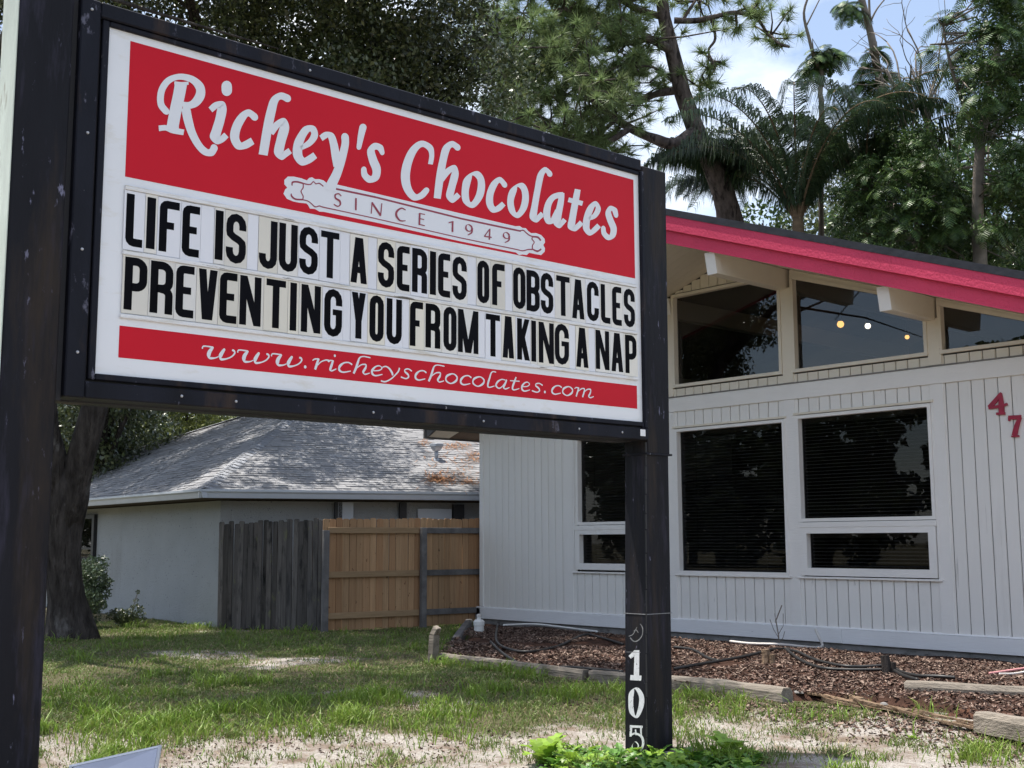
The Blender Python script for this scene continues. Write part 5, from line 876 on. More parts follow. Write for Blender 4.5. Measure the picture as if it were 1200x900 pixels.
hose('pink_hose', 'faded pink hose end on the mulch at the right edge of the photo', 'hose', [(*g_(1160, 796), 0), (*g_(1180, 794), .0), (*g_(1200, 792), .01), (*g_(1225, 788), .0)], .012, 'hose_pink')
hose('bare_stick', 'thin pale stick on the mulch below the faded pink hose', 'stick', [(*g_(1172, 800), 0), (*g_(1190, 798), .0), (*g_(1215, 794), .01)], .010, 'old_plastic')
# rocks / rubble at the bed
for i, (px, py) in enumerate(((1142, 795), (1036, 826), (1120, 790), (936, 812))):
    x, y = g_(px, py); mb = MB(); r = .020+.005*i
    mb.lathe([(r*.5, -.02), (r, .0), (r*.8, .03), (r*.3, .045)], 7); o = mb.build('stone', 'foundation' if i else 'old_plastic', None, label=['white pebble on the mulch right of the dark stump', 'grey stone beside the split timber', 'small stone under the wall right of the dark stump', 'stone beside the round cut timber end'][i], cat='stone'); o.location = (x, y, .06); o.scale = (1.5, .8, .45)
# ------------------------------------------------------------------ leaves, branches
def rot_basis(n):
    """n random orthonormal frames"""
    a = rng.normal(size=(n, 3)); a /= np.linalg.norm(a, axis=1)[:, None]; b = rng.normal(size=(n, 3)); b -= a*(a*b).sum(1)[:, None]; b /= np.linalg.norm(b, axis=1)[:, None]; return a, b
def leaf_quads(P, size, aspect=.55, flat_=0.0):
    n = len(P); a, b = rot_basis(n)
    if flat_: a[:, 2] *= (1-flat_); b[:, 2] *= (1-flat_); a /= np.linalg.norm(a, axis=1)[:, None]; b /= np.linalg.norm(b, axis=1)[:, None]
    s = size*rng.uniform(.7, 1.3, n)[:, None]; u = a*s*.5; v = b*s*.5*aspect
    return np.stack([P-u, P-u*.1-v, P+u, P-u*.1+v], 1).reshape(-1, 3)
def clumps(C, Rr, per, squash=.75, tints=None):
    out = []; tn = rng.normal(0, .28, len(C)) if tints is not None else [0]*len(C)
    for c, r, tt in zip(C, Rr, tn):
        n = int(per*r*r*2.6)
        if tints is not None: tints.append(np.full(n, min(.8, max(-.5, tt))))
        d = rng.normal(size=(n, 3)); d /= np.linalg.norm(d, axis=1)[:, None]; k = rng.uniform(.35, 1.0, n)[:, None]**.6
        p = c+d*k*r*np.array((1, 1, squash)); out.append(p)
    return np.concatenate(out)
def crown(parent, C, Rr, per, size, m, off, squash=.75, aspect=.55):
    tt = []; P = clumps(C, Rr, per, squash, tt)-np.array(off); o = np_mesh('crown', leaf_quads(P, size, aspect), 4, m, parent, tint=np.repeat(np.concatenate(tt), 4)); return o
def ellip(n, c, r, shell=.35):
    d = rng.normal(size=(n, 3)); d /= np.linalg.norm(d, axis=1)[:, None]; k = (shell+(1-shell)*rng.random(n))[:, None]; return np.array(c)+d*k*np.array(r)
# --- the big oak at the left
ob = np.array((-16.75, 6.72, 0.0))
oak = thing('oak_tree', 'big oak with a thick forked grey trunk beside the left sign post', 'tree', tuple(ob))
def P_(px, py, d): return at(px, py, d)-ob
b = MB(); b.tube([(0.02, -.02, -.2), (.02, 0, .05), tuple(P_(77, 700, 16.6)), tuple(P_(74, 650, 16.6)), tuple(P_(75, 600, 16.6)), tuple(P_(80, 570, 16.6)), tuple(P_(88, 545, 16.6))], [.46, .34, .255, .235, .235, .22, .12], 18, wob=.3)
b.tube([tuple(P_(79, 640, 16.6)), tuple(P_(84, 585, 16.6)), tuple(P_(93, 540, 16.6)), tuple(P_(103, 505, 16.6)), tuple(P_(112, 470, 16.6)), tuple(P_(135, 380, 16.9)), tuple(P_(190, 260, 17.6)), tuple(P_(250, 130, 18.4)), tuple(P_(300, 30, 18.6))], [.17, .205, .195, .18, .17, .16, .14, .10, .06], 12, wob=.3)
b.tube([tuple(P_(73, 640, 16.6)), tuple(P_(68, 580, 16.6)), tuple(P_(62, 535, 16.5)), tuple(P_(57, 500, 16.4)), tuple(P_(50, 430, 16.2)), tuple(P_(20, 300, 15.6)), tuple(P_(-40, 130, 15.0)), tuple(P_(-90, -30, 14.5))], [.17, .19, .17, .15, .15, .13, .10, .06], 12, wob=.3)
for (a, c) in (((135, 380, 16.9), (330, 210, 19.5)), ((190, 260, 17.6), (60, 60, 19)), ((250, 130, 18.4), (430, 40, 19.5)), ((250, 130, 18.4), (200, -60, 16.5)), ((20, 300, 15.6), (90, 120, 13.8)), ((-40, 130, 15), (110, -80, 12.5)), ((20, 300, 15.6), (-180, 150, 17))):
    p, q = P_(*a), P_(*c); m_ = (p+q)/2+np.array((0, 0, .35)); b.tube([tuple(p), tuple(m_), tuple(q)], [.10, .07, .03], 7, wob=.2)
    for _ in range(7): r_ = q+rng.normal(0, 1.0, 3); s_ = p+(q-p)*rng.uniform(.4, 1); b.tube([tuple(s_), tuple((s_+r_)/2+rng.normal(0, .15, 3)), tuple(r_)], [.03, .02, .008], 5)
b.build('trunk', 'bark_oak', oak, smooth=True)
OAKC = [(66, at(400, 35, 19.5), (3.0, 3.0, 2.3)), (48, at(250, -45, 18), (3.0, 3.0, 2.0)), (190, (-23.0, 10.4, 8.6), (4.9, 4.0, 1.5)), (40, (-17.2, 5.0, 5.9), (2.4, 2.4, 1.1)), (26, at(190, 255, 17.6), (1.8, 1.8, 1.0)), (26, (-17.6, 4.6, 9.8), (2.4, 2.4, 1.2)),
        (22, at(500, 70, 19.5), (1.3, 1.3, 1.2)), (22, (-12.3, 4.3, 10.2), (2.6, 2.4, 1.0)), (14, (-11.3, 6.3, 10.2), (1.9, 1.2, .8)), (16, at(80, 20, 19), (1.8, 1.8, .9)), (20, (-13.9, 9.6, 10.0), (1.9, 1.9, .8))]
Cc = np.concatenate([ellip(n, c, r) for n, c, r in OAKC])
crown(oak, Cc, rng.uniform(.38, .85, len(Cc)), 620, .085, 'leaf_oak', ob)
# --- bright trees behind the neighbour's house
def simple_tree(name, label, x, y, h, rad, m, bark='bark_oak', n=26, per=200, size=.13, z0=.45, group=None, cat='tree', squash=.8):
    t = thing(name, label, cat, (x, y, 0), group=group); mb = MB(); mb.tube([(0, 0, -.2), (.05*h*.1, 0, h*.3), (-.04*h*.1, .05, h*.62)], [h*.030+.03, h*.022+.02, h*.012+.01], 9, wob=.2)
    C = ellip(n, (0, 0, h*(z0+.5*(1-z0))), (rad, rad, h*(1-z0)*.5), .3)
    for c in C[::3]: mb.tube([(0, 0, h*.35), tuple(c*.5+np.array((0, 0, h*.2))), tuple(c)], [h*.012, h*.007, h*.003], 5)
    mb.build('trunk', bark, t, smooth=True); crown(t, C, rng.uniform(.28, .5, n)*rad, per, size, m, (0, 0, 0), squash); return t
p = at(118, 600, 26.5); simple_tree('garden_tree', 'dark tall tree behind the grey roof, directly right of the oak trunk', p[0], p[1], 7.4, 2.0, 'leaf_oak', n=40, z0=.12, per=330, size=.11)
p = at(150, 600, 31); simple_tree('garden_tree', 'sunlit yellow green tree behind the grey roof, left one of the two bright trees', p[0], p[1], 6.4, 2.0, 'leaf_hedge', n=40, z0=.15, per=330, size=.11)
p = at(215, 600, 33); simple_tree('garden_tree', 'sunlit yellow green tree behind the grey roof, right one of the two bright trees', p[0], p[1], 6.6, 1.9, 'leaf_hedge', n=34, z0=.2, per=330, size=.11)
p = at(82, 600, 29); simple_tree('garden_tree', 'dark leafy tree seen through the fork of the oak trunk', p[0], p[1], 7.0, 2.2, 'leaf_oak', n=30, z0=.15, per=330, size=.11)
p = at(262, 600, 36); simple_tree('garden_tree', 'darker tree behind the top left slope of the grey roof', p[0], p[1], 6.0, 1.8, 'leaf_oak', n=30, z0=.2, per=300, size=.12)
# bushes by the wall
p = at(102, 725, 18.6); bs = thing('wall_bush', 'leafy bush with light leaf tips under the neighbour window behind the oak trunk', 'bush', (p[0], p[1], 0))
C = ellip(26, (0, 0, .68), (.42, .42, .55), .2); crown(bs, C, rng.uniform(.15, .24, 26), 2600, .055, 'leaf_bush', (0, 0, 0), aspect=.45)
b = MB(); [b.tube([(0, 0, -.05), tuple(c*.5), tuple(c)], [.015, .01, .004], 5) for c in C[::3]]; b.build('stems', 'bark_grey', bs)
p = at(150, 728, 18.9); bs = thing('wall_bush', 'small dark shrub against the grey stucco wall', 'bush', (p[0], p[1], 0))
C = np.concatenate([ellip(12, (0, 0, .16), (.26, .26, .18), .2), np.array([(.08, .08, .42), (.10, .1, .55)])]); crown(bs, C, np.array([.12]*12+[.05, .04]), 3600, .04, 'leaf_oak', (0, 0, 0)); MB().tube([(0, 0, -.05), (.05, .05, .3), (.1, .1, .55)], .006, 5).build('stems', 'bark_grey', bs)

# --- the pine behind the shop
def tufts(P, D, nn, ln, wd):
    """needle tufts: P points, D main directions"""
    n = len(P); P2 = np.repeat(P, nn, 0); D2 = np.repeat(D, nn, 0); d = D2*.55+rng.normal(size=(n*nn, 3))*.62; d /= np.linalg.norm(d, axis=1)[:, None]
    s = np.cross(d, rng.normal(size=(n*nn, 3))); s /= np.linalg.norm(s, axis=1)[:, None]; L_ = ln*rng.uniform(.75, 1.2, n*nn)[:, None]; P2 = P2-D2*rng.uniform(0, .10, n*nn)[:, None]
    return np.stack([P2-s*wd, P2+s*wd, P2+d*L_-np.array((0, 0, .02))], 1).reshape(-1, 3)
pb = at(872, 330, 25.5); pb[2] = 0
pine = thing('pine_tree', 'tall leaning pine with crooked branches rising behind the building roof', 'tree', tuple(pb))
b = MB(); TP = []; TD = []
def br(path, r0, r1, dj=.5, tuft=0, spread=.55, start=.3, d0=25.5, k=7):
    tuft = int(tuft*(.95 if spread > .4 else 1.0))
    pts = [at(px, py, d0+(rng.normal(0, dj) if i else 0))-pb for i, (px, py) in enumerate(path)]; S_ = spline(pts, 5); n = len(S_); b.tube([tuple(q) for q in S_], list(np.linspace(r0, r1, n)), k, wob=.25)
    for _ in range(tuft):
        i = int(n*(start+(1-start)*rng.random()**.8)); i = min(i, n-1); o_ = rng.normal(0, spread, 3)*np.array((1, 1, .8)); q = S_[i]+o_; mid_ = S_[i]+o_*.5+rng.normal(0, .05, 3)
        b.tube([tuple(S_[i]), tuple(mid_), tuple(q)], [.030, .020, .010], 4); dd = o_/(np.linalg.norm(o_)+1e-6); dd = dd+np.array((0, 0, .35)); dd /= np.linalg.norm(dd)
        TP.append(q); TD.append(dd)
        TP.append(mid_+rng.normal(0, .08, 3)); TD.append(dd)
        if spread > .4: TP.append(q+rng.normal(0, .22, 3)); TD.append(dd)
b.tube([(0, 0, -.3), (-.02, 0, 3.5)]+[tuple(at(*q)-pb) for q in ((866, 300, 25.5), (858, 262, 25.5), (848, 225, 25.5), (832, 190, 25.5), (815, 150, 25.5), (800, 110, 25.5), (787, 60, 25.5), (778, 20, 25.5), (770, -50, 25.5), (760, -140, 25.5))],
       [.34, .29, .27, .26, .24, .22, .20, .18, .16, .14, .12, .08], 14, wob=.2)
br([(815, 152), (790, 168), (765, 162), (738, 150), (722, 140), (700, 122), (680, 100)], .13, .05, tuft=26, start=.45)
br([(738, 150), (715, 165), (690, 170), (668, 158), (640, 150)], .07, .03, tuft=26)
br([(800, 105), (770, 110), (745, 118), (720, 100), (700, 85)], .09, .04, tuft=22, start=.3)
br([(722, 140), (705, 155), (690, 172), (685, 180)], .05, .02, tuft=12, spread=.35)
br([(787, 60), (760, 45), (735, 50), (700, 30), (660, 10)], .10, .04, tuft=40)
br([(790, 24), (815, 24), (835, 20), (862, 15), (885, 20), (900, 40), (915, 52), (925, 55)], .07, .02, tuft=15, spread=.32, start=.35, dj=.3)
br([(833, 20), (838, 45), (830, 60), (838, 80), (825, 95), (818, 103)], .035, .012, tuft=11, spread=.28, dj=.2)
br([(885, 20), (885, 5), (895, -10)], .02, .01, tuft=7, spread=.25)
br([(800, 24), (812, 5), (825, -12), (850, -25)], .04, .02, tuft=14, spread=.4)
br([(778, 20), (740, 8), (715, -15), (690, -40)], .08, .03, tuft=40)
br([(700, 120), (660, 110), (625, 105), (600, 90)], .05, .02, tuft=44)
br([(700, 85), (670, 70), (640, 75), (605, 55)], .05, .02, tuft=46)
br([(735, 50), (700, 60), (650, 45), (610, 20)], .05, .02, tuft=50)
br([(668, 158), (640, 140), (612, 128), (585, 115)], .04, .02, tuft=34)
br([(690, 30), (650, 0), (620, -20)], .04, .02, tuft=34); br([(640, 75), (610, 90), (590, 60), (575, 30)], .03, .015, tuft=34)
br([(800, 105), (775, 85), (760, 75)], .04, .02, tuft=12, spread=.3); br([(690, 170), (700, 185), (720, 178)], .03, .01, tuft=12, spread=.35)
br([(745, 118), (735, 90), (745, 75), (725, 60)], .04, .015, tuft=18, spread=.4); br([(700, 122), (715, 105), (690, 90), (680, 60)], .04, .015, tuft=24, spread=.45)
b.build('trunk', 'bark_pine', pine, smooth=True)
np_mesh('crown', tufts(np.array(TP), np.array(TD), 62, .27, .0082), 3, 'needle', pine, tint=np.repeat(rng.uniform(-.5, .75, len(TP)), 62*3))
# --- palms
def palm(label, px, py, d, fronds, hgt=None, seed=0, ln=2.7, bark='bark_palm', el0=30):
    c = at(px, py, d); base = np.array((c[0]+.15, c[1], 0)); t = thing('palm_tree', label, 'tree', tuple(base), group='palms behind the shop'); cc = c-base
    MB().tube([(0, 0, -.2), (0, 0, cc[2]*.5), tuple(cc-np.array((0, 0, .5))), tuple(cc+np.array((0, 0, .25)))], [.17, .14, .14, .09], 12, wob=.1).build('trunk', bark, t, smooth=True)
    rg = np.random.default_rng(seed); V = []; TN = []; b = MB()
    for k in range(fronds):
        az = 2*math.pi*(k+rg.uniform(-.3, .3))/fronds; el = R(rg.uniform(el0, 86)); L_ = ln*rg.uniform(.8, 1.1); h = np.array((math.cos(az), math.sin(az), 0)); pts = []; p = cc.copy()+h*.06; n = 22; e = el
        for i in range(n+1):
            pts.append(p.copy()); p = p+(h*math.cos(e)+np.array((0, 0, math.sin(e))))*L_/n; e -= (el+R(rg.uniform(28, 55)))/n*(.45+1.15*i/n)
        b.tube([tuple(q) for q in pts], list(np.linspace(.026, .006, n+1)), 5)
        sd = np.array((-h[1], h[0], 0)); S_ = spline(pts, 3)
        tk = rg.uniform(-.45, .55)
        for i in range(5, len(S_)):
            u = i/len(S_); ll = .62*math.sin(math.pi*min(1, u*.85+.12))**.6*rg.uniform(.85, 1.1); tg = S_[min(i+1, len(S_)-1)]-S_[i-1]; tg /= np.linalg.norm(tg)
            for s_ in (-1, 1):
                for rep in (0, 1, 2):
                    dr = sd*s_*rg.uniform(.35, .9)+tg*rg.uniform(.1, .6)+np.array((0, 0, rg.uniform(-.2, .3))); dr /= np.linalg.norm(dr); q0 = S_[i]; q1 = q0+dr*ll*.5; q2 = q1+(dr*.30+np.array((0, 0, -.95)))*ll*.6
                    w = np.cross(dr, (0, 0, 1)); w = w/(np.linalg.norm(w)+1e-6)*.5+tg*.5; w *= .013
                    V += [q0-w*.6, q0+w*.6, q1+w, q1-w, q1-w, q1+w, q2+w*.2, q2-w*.2]; TN += [tk]*8
    b.build('frond_stalks', 'bark_palm', t); np_mesh('fronds', np.array(V), 4, 'leaf_palm', t, tint=TN)
palm('palm with a pale arching stalk behind the roof, right of the pine trunk', 935, 258, 24.2, 20, seed=11, ln=4.1, el0=58)
palm('palm behind the roof between the pine and the feathery trees', 1015, 222, 24.8, 20, seed=12, ln=3.2, el0=50)
palm('dark palm with hanging fronds around the pine trunk', 846, 222, 25.9, 22, seed=13, ln=1.8)
FT = []
# --- feathery leaved trees at the right and bare branches
def feathers(C, r, nf, ln, rg, wf=1.0):
    V = []; FT.clear()
    for c in C:
        ax = rg.uniform(0, 6.28)
        for k in range(nf):
            az = ax+2*math.pi*k/nf+rg.uniform(-.3, .3); el = rg.uniform(-.35, .45); h = np.array((math.cos(az), math.sin(az), 0)); sd = np.array((-h[1], h[0], 0)); L_ = ln*rg.uniform(.75, 1.15)*r; p = c.copy(); e = el; n = 12; ft = min(.9, max(-.6, rg.normal(0, .42)+.25*(el > .1)))
            for i in range(n):
                tg = h*math.cos(e)+np.array((0, 0, math.sin(e))); p2 = p+tg*L_/n; e -= .13; u = i/n; pl_ = .27*L_*math.sin(math.pi*(u*.8+.18))*rg.uniform(.8, 1.1)
                for s_ in (-1, 1):
                    d = sd*s_*.86+tg*.5+np.array((0, 0, -.22)); w = tg*.0135*r*wf; V += [p-w, p+w, p+d*pl_+w*.5, p+d*pl_-w*.5]; FT.extend([ft]*4)
                p = p2
    return np.array(V)
def feather_tree(label, base, clusters, limbs, seed, bark='bark_grey', nf=8, ln=.56, fill=None):
    rg = np.random.default_rng(seed); base = np.array((base[0], base[1], 0.)); t = thing('feathery_tree', label, 'tree', tuple(base)); b = MB()
    for path, r0, r1 in limbs: b.tube([tuple(q-base) for q in spline(path, 4)], list(np.linspace(r0, r1, (len(path)-1)*4+1)), 7, wob=.2)
    LP = np.concatenate([np.array(spline(path, 4)) for path, _, _ in limbs])
    for c in clusters:
        i = np.argmin(((LP-c)**2).sum(1)); q = LP[i]; m_ = (q+c)/2+rg.normal(0, .12, 3); b.tube([tuple(q-base), tuple(m_-base), tuple(c-base)], [.025, .015, .008], 4)
    b.build('trunk', bark, t, smooth=True); fv = feathers(np.array(clusters)-base, 1.0, nf, ln, rg, 1.0 if fill else 1.5); np_mesh('crown', fv, 4, 'leaf_feather', t, tint=FT)
    if fill:
        tt = []; P = clumps(np.array(clusters)[fill[0]:fill[1]]-base, rg.uniform(.22, .42, len(clusters))[fill[0]:fill[1]], 900, .8, tt); np_mesh('crown_inner', leaf_quads(P, .085, .34), 4, 'leaf_feather', t, tint=np.repeat(np.concatenate(tt), 4))
    return t
def scat(n, x0, x1, y0, y1, d0, d1): return [at(rng.uniform(x0, x1), rng.uniform(y0, y1), rng.uniform(d0, d1)) for _ in range(n)]
bq = at(1150, 400, 22.6)
feather_tree('feathery leaved tree filling the top right corner behind the building', bq[:2],
    scat(60, 1125, 1230, -30, 150, 21, 24)+scat(22, 1170, 1240, 130, 230, 21, 24)+[at(1105, 25, 22), at(1090, 60, 22), at(1122, 62, 22.4), at(1118, 15, 22), at(1135, 110, 22), at(1140, 130, 23), at(1132, 40, 22.3), at(1110, 75, 22.5)],
    [([np.array((bq[0], bq[1], -.2)), at(1150, 330, 22.6), at(1146, 250, 22.6), at(1148, 180, 22.6), at(1160, 100, 22.6), at(1175, 20, 22.6), at(1180, -60, 22.6)], .15, .05),
     ([at(1148, 180, 22.6), at(1135, 140, 22.4), at(1115, 80, 22.2), at(1105, 30, 22)], .05, .02), ([at(1150, 170, 22.6), at(1190, 120, 22.9), at(1220, 60, 23)], .05, .02)], 31, fill=(0, 70))
bq = at(1080, 400, 23.2)
feather_tree('green feathery tree mass behind the sloping roof, right of the palms', bq[:2],
    scat(62, 1005, 1120, 185, 300, 22.2, 25)+scat(46, 1100, 1215, 205, 320, 22, 25)+scat(10, 985, 1030, 215, 275, 23, 25)+scat(8, 1030, 1080, 150, 190, 23, 25),
    [([np.array((bq[0], bq[1], -.2)), at(1080, 320, 23.2), at(1075, 260, 23.2), at(1060, 200, 23.2)], .12, .04), ([at(1080, 300, 23.2), at(1120, 260, 23.4), at(1160, 230, 23.4)], .06, .02), ([at(1078, 290, 23.2), at(1040, 250, 23.6), at(1020, 220, 23.6)], .05, .02)], 32, fill=(0, 130))
bq = at(1046, 400, 26)
feather_tree('tall thin pale trunk with small leaf tufts above the palms', bq[:2],
    [at(1000, 12, 26), at(992, 5, 26), at(1028, 60, 26), at(1040, 85, 26.3), at(1015, 78, 26), at(1025, 100, 26), at(1035, 110, 26.4), at(1008, 100, 26)],
    [([np.array((bq[0], bq[1], -.2)), at(1046, 320, 26), at(1046, 200, 26), at(1040, 145, 26), at(1028, 80, 26), at(1018, 30, 26), at(1005, -20, 26)], .13, .07), ([at(1028, 80, 26), at(1020, 30, 26.2), at(1018, -20, 26.3)], .05, .02), ([at(1018, 30, 26), at(1028, 10, 26), at(1045, -10, 26)], .03, .01)], 33, nf=13)
bq = at(965, 400, 26)
feather_tree('slender crooked tree with one leaf tuft left of the tall thin trunk', bq[:2],
    [at(962, 62, 26), at(972, 58, 26), at(955, 70, 26), at(968, 72, 26.2), at(980, 66, 26), at(950, 82, 26)],
    [([np.array((bq[0], bq[1], -.2)), at(963, 300, 26), at(963, 135, 26), at(961, 110, 26), at(963, 85, 26), at(955, 70, 26), at(948, 45, 26), at(942, 15, 26), at(950, -10, 26)], .07, .025), ([at(945, 30, 26), at(955, 10, 26), at(965, -10, 26)], .02, .01)], 34, nf=13)
# bare branches
bq = at(1120, 400, 24.5); base = np.array((bq[0], bq[1], 0.)); bt = thing('bare_tree', 'leafless tree with thin tangled twigs against the sky between the feathery trees', 'tree', tuple(base)); b = MB()
def grow(p, d, L_, r, lv):
    pts = [p]; n = 5
    for i in range(n): d = d+rng.normal(0, .17, 3); d /= np.linalg.norm(d); p = p+d*L_/n; pts.append(p)
    b.tube([tuple(q-base) for q in pts], list(np.linspace(r, r*.6, n+1)), 5, wob=.1)
    if lv:
        for _ in range(3 if lv > 1 else 2):
            i = rng.integers(2, n+1); nd = d+rng.normal(0, .5, 3); nd[2] += .12; nd /= np.linalg.norm(nd); grow(pts[i], nd, L_*rng.uniform(.55, .8), r*.55, lv-1)
b.tube([(0, 0, -.2), tuple(at(1118, 300, 24.5)-base), tuple(at(1105, 215, 24.5)-base), tuple(at(1090, 170, 24.5)-base)], [.11, .09, .08, .07], 8, wob=.15)
for (px, py, tx, ty, L_) in ((1098, 190, 1065, 110, 1.5), (1092, 175, 1040, 75, 1.9), (1090, 170, 1075, 90, 1.6), (1098, 190, 1130, 110, 1.5), (1100, 200, 1060, 165, 1.2), (1102, 205, 1150, 185, 1.2)):
    p = at(px, py, 24.5); q = at(tx, ty, 24.5); d = q-p; d /= np.linalg.norm(d); grow(p, d, L_, .042, 3)
for (px, py) in ((1075, 30), (1100, 20)):
    p = at(px, py+60, 24.5); grow(p, np.array((-.1, 0, 1.0)), 1.0, .02, 3); b.tube([tuple(at(1090, 170, 24.5)-base), tuple((at(1085, 130, 24.4)-base)), tuple(p-base)], [.04, .03, .02], 5)
b.build('trunk', 'bark_grey', bt, smooth=True)
# dense growth further back, shut off the horizon behind both houses
for i, (px, d, h, r_, lab) in enumerate(((900, 34, 11.4, 2.6, 'dark evergreen tree far behind the pine trunk'), (1010, 36, 13.0, 3.0, 'dark evergreen tree far behind the palms'), (1120, 33, 12.2, 3.1, 'dark evergreen tree far behind the feathery mass'),
                                         (1230, 31, 12.5, 3.0, 'dark evergreen tree far behind the top right corner'), (830, 40, 9.6, 2.4, 'dark evergreen tree low behind the roof edge next to the sign post'))):
    p = at(px, 500, d); simple_tree('background_tree', lab, p[0], p[1], h, r_, 'leaf_oak' if i % 2 else 'leaf_feather', n=44, z0=.12, per=240, size=.16, group='evergreen trees far behind the shop')
# trees across the road, seen only in the window glass
V = []; b = MB()
for i in range(64):
    x = -150+2.9*i+rng.uniform(-1.5, 1.5); y = rng.uniform(-31, -21); h = rng.uniform(7.5, 13); b.tube([(x, y, -.2), (x+.1, y, h*.4), (x, y, h*.7)], [.28, .2, .1], 7)
    C = ellip(22, (x, y, h*.50), (3.4, 2.4, h*.50), .2); V.append(leaf_quads(clumps(C, rng.uniform(1.0, 1.6, 22), 34, .8), .55))
np_mesh('woods', np.concatenate(V), 4, 'leaf_oak', label='row of leafy woods across the road, mirrored in the shop windows', cat='woods', kind='stuff')
b.build('woods_trunks', 'bark_oak', label='trunks of the woods across the road from the shop', cat='woods', kind='stuff')
# ------------------------------------------------------------------ grass
def blades(P, H_, W_, lean):
    n = len(P); th = rng.uniform(0, 2*math.pi, n); s = np.stack([np.cos(th), np.sin(th), np.zeros(n)], 1)*W_[:, None]*.5; ph = rng.uniform(0, 2*math.pi, n); d = np.stack([np.cos(ph), np.sin(ph), np.zeros(n)], 1)*(lean*H_*rng.uniform(.2, 1.3, n))[:, None]
    up = np.zeros((n, 3)); up[:, 2] = H_; m_ = P+d*.35+up*.6; tpt = P+d+up*.98*(1-.25*(lean*rng.random(n)))[:, None]
    return np.stack([P-s, P+s, m_+s*.8, m_-s*.8, m_-s*.8, m_+s*.8, tpt+s*.08, tpt-s*.08], 1).reshape(-1, 3)
GP = {'s': [], 't': [], 'd': []}
cells = {}
def sample(n, x0, x1, y0, y1):
    X = rng.uniform(x0, x1, n); Y = rng.uniform(y0, y1, n)
    for x, y, q, r_ in zip(X, Y, rng.random(n), rng.random(n)):
        dpt = -.744*x+.668*y
        if dpt < 4.5: continue
        lat = .667*x+.745*y
        if abs(lat) > dpt*.50+.6: continue
        k = (int(x*12), int(y*12))
        if k not in cells:
            cx, cy = x, y; bed = inpoly(cx, cy, BED) or (cy > 12.6 and cx > -14.9)
            if bed or (cx < -15.4 and cy > 10.2): cells[k] = (0, 0, 0); 
            else:
                s_ = sand(cx, cy); tuft_ = sst(.12, .42, nz(cx, cy, 2.6, 51)+.3*nz(cx, cy, 6, 3)); pat = sst(-.25, .25, nz(cx, cy, 1.1, 77))
                dens = (1-s_)*(.30+.70*pat)+s_*(.015+.55*tuft_*sst(-.1, .35, nz(cx, cy, .7, 12)))
                if cy > 7.2 and cx > -7.5: dens *= .55
                cells[k] = (dens, tuft_*(.4+.6*pat), s_)
        de, tf, s_ = cells[k]
        if q > de: continue
        if s_ > .5 and r_ > .8 or r_ > .93: GP['d'].append((x, y, .6))
        elif r_ < .18*tf+(.12 if -12.4 < x < -7.5 and 4.0 < y < 8.3 and tf > .5 else 0): GP['t'].append((x, y, tf))
        else: GP['s'].append((x, y, tf))
sample(520000, -20, -3, .5, 12.8); sample(200000, -10.5, -3, 1.5, 8.5)
for _ in range(560):   # separate clumps on the thin sandy ground
    x, y = rng.uniform(-10.5, -3), rng.uniform(1.5, 8.1); s_ = near_side(x, y)
    if s_ < -1.2 or inpoly(x, y, BED) or rng.random() > (.95 if x < -7.3 else .50): continue
    rr = rng.uniform(.03, .15); key = 't' if rng.random() < (.62 if x < -7.3 else .25) else 's'
    for _ in range(int(rng.uniform(30, 160))):
        GP['d' if rng.random() < .12 else key].append((x+rng.normal(0, rr), y+rng.normal(0, rr), rng.uniform(.2, 1) if key == 't' else rng.uniform(.4, 1)))
for key, m_, nm, lab, h0, h1, w_, ln in (('s', 'grass', 'lawn_grass', 'short patchy green lawn grass in front of the fence and buildings', .026, .070, .0060, .9), ('t', 'grass_tall', 'tall_grass', 'taller bright green grass tufts standing out of the sandy lawn', .07, .15, .0068, .8), ('d', 'grass_dry', 'dry_grass', 'dry straw coloured grass blades between the green grass', .02, .06, .0055, 1.3)):
    A_ = np.array(GP[key]); P = np.stack([A_[:, 0], A_[:, 1], np.array([gh(x, y) for x, y in A_[:, :2]])-.004], 1); H_ = (h0+(h1-h0)*A_[:, 2]*.8)*rng.uniform(.6, 1.35, len(P)); dpt = -.744*P[:, 0]+.668*P[:, 1]
    np_mesh(nm, blades(P, H_, w_*(.8+dpt*.055)*rng.uniform(.7, 1.3, len(P)), ln), 4, m_, label=lab, cat='grass', kind='stuff')
print('grass blades', {k: len(v) for k, v in GP.items()})
# ------------------------------------------------------------------ weeds at the post
def leafy(parent, name, m, c, n, L0, L1, wid, el0, el1, rg, lob=True):
    V = []
    for k in range(n):
        az = 2*math.pi*(k+rg.uniform(-.35, .35))/n*1.0; el = rg.uniform(el0, el1); L_ = rg.uniform(L0, L1); h = np.array((math.cos(az), math.sin(az), 0)); sd = np.array((-h[1], h[0], 0)); p = np.array(c)+h*.01; e = el; sg = 9; pts = []; ws = []
        for i in range(sg+1):
            u = i/sg; pts.append(p.copy()); ww = wid*L_*math.sin(math.pi*min(.97, .10+u*.88))**.8; ws.append(ww*(1+(.28*(-1)**i if lob and 0 < i < sg else 0)) if i < sg else .002); p = p+(h*math.cos(e)+np.array((0, 0, math.sin(e))))*L_/sg; e -= rg.uniform(.08, .2)
        up = np.array((0, 0, .18))
        for i in range(sg):
            for s_ in (-1, 1):
                a, b_ = pts[i], pts[i+1]; V += [a, b_, b_+(sd*s_+up)*ws[i+1], a+(sd*s_+up)*ws[i]]
    return np_mesh(name, np.array(V), 4, m, parent)
rg = np.random.default_rng(5)
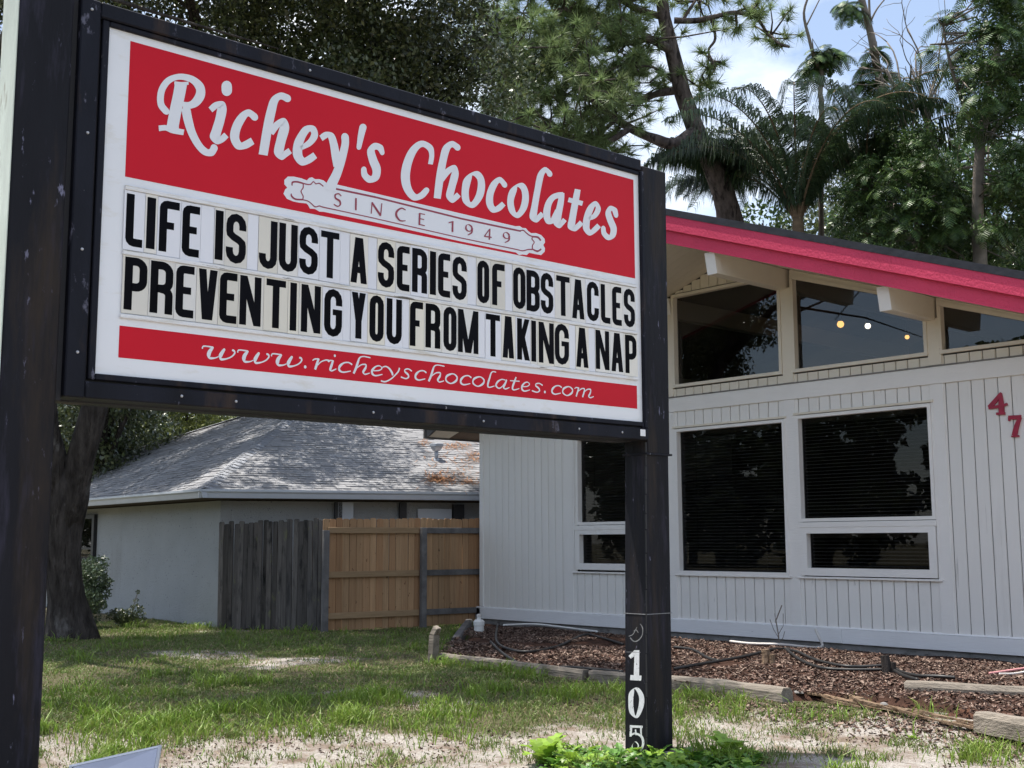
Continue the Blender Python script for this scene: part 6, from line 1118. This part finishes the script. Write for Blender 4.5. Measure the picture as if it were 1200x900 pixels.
def weed(label, px, py, d, n, L0, L1, m='weed', wid=.22, grp=None, el=(.35, 1.25), name='weed_plant', mir=0):
    p = at(px, py, d+.25); t = thing(name, label, 'weed', (p[0], p[1], gh(p[0], p[1])), group=grp); leafy(t, 'leaves', m, (0, 0, 0), n, L0, L1, wid, *el, rg); MB().tube([(0, 0, -.02), (0, 0, .05)], .006, 5).build('stem', m, t); return t
weed('tall bright green broad leaved weed at the bottom edge left of the right sign post', 637, 892, 7.35, 8, .17, .25, wid=.26, el=(.9, 1.45))
weed('pale green weed rosette between the bright tall weed and the sign post', 668, 898, 7.3, 9, .12, .18, wid=.24)
weed('large bright toothed weed right of the sign post, tallest of that clump', 855, 888, 7.55, 14, .15, .23, wid=.24, el=(.6, 1.4))
weed('bright weed rosette directly right of the sign post foot', 800, 896, 7.2, 11, .12, .18, wid=.22)
VA = {'weed': [], 'weed_dark': []}
for i in range(150):
    px = rng.uniform(640, 888); dd = 8.0-.0030*(px-660)*.6+rng.uniform(-.75, .1); p = at(px, 885, dd); m_ = 'weed_dark' if rng.random() < .55 else 'weed'
    o = leafy(None, 'tmp', m_, (p[0], p[1], gh(p[0], p[1])), rg.integers(6, 11), .04, .12, .24, .3, 1.4, rg); me_ = o.data; co = np.empty(len(me_.vertices)*3, np.float32); me_.vertices.foreach_get('co', co); VA[m_].append(co.reshape(-1, 3)); bpy.data.objects.remove(o); bpy.data.meshes.remove(me_)
np_mesh('ground_cover', np.concatenate(VA['weed_dark']), 4, 'weed_dark', label='low dark green ground cover around the foot of the right sign post', cat='weeds', kind='stuff')
np_mesh('ground_cover', np.concatenate(VA['weed']), 4, 'weed', label='low bright green ground cover mixed in around the foot of the right sign post', cat='weeds', kind='stuff')
weed('small green seedling growing between the squared timber and the split one', 1122, 838, 9.35, 5, .07, .10, wid=.28, el=(.5, 1.2))
weed('low green weed patch on the sand at the lower right', 1072, 878, 8.1, 12, .04, .08, 'weed', .2, None, (.1, .8))
# bare twig by the wall
p = np.array((-8.62, 11.95, .06)); tw = thing('twig', 'bare dry twig standing in the mulch under the left window', 'twig', tuple(p)); b = MB()
for (q, r_) in (([(0, 0, -.05), (0, 0, .15), (-.03, 0, .32), (.04, .03, .50)], .007), ([(0, 0, .12), (-.07, 0, .22), (-.10, -.02, .33)], .004), ([(0, 0, .16), (.05, .03, .26), (.04, .05, .40)], .004), ([(-.03, 0, .3), (-.06, .02, .40)], .003), ([(0, 0, .06), (.06, 0, .12), (.09, .0, .2)], .004)): b.tube(q, r_, 5)
b.build('twig_stems', 'bark_grey', tw)
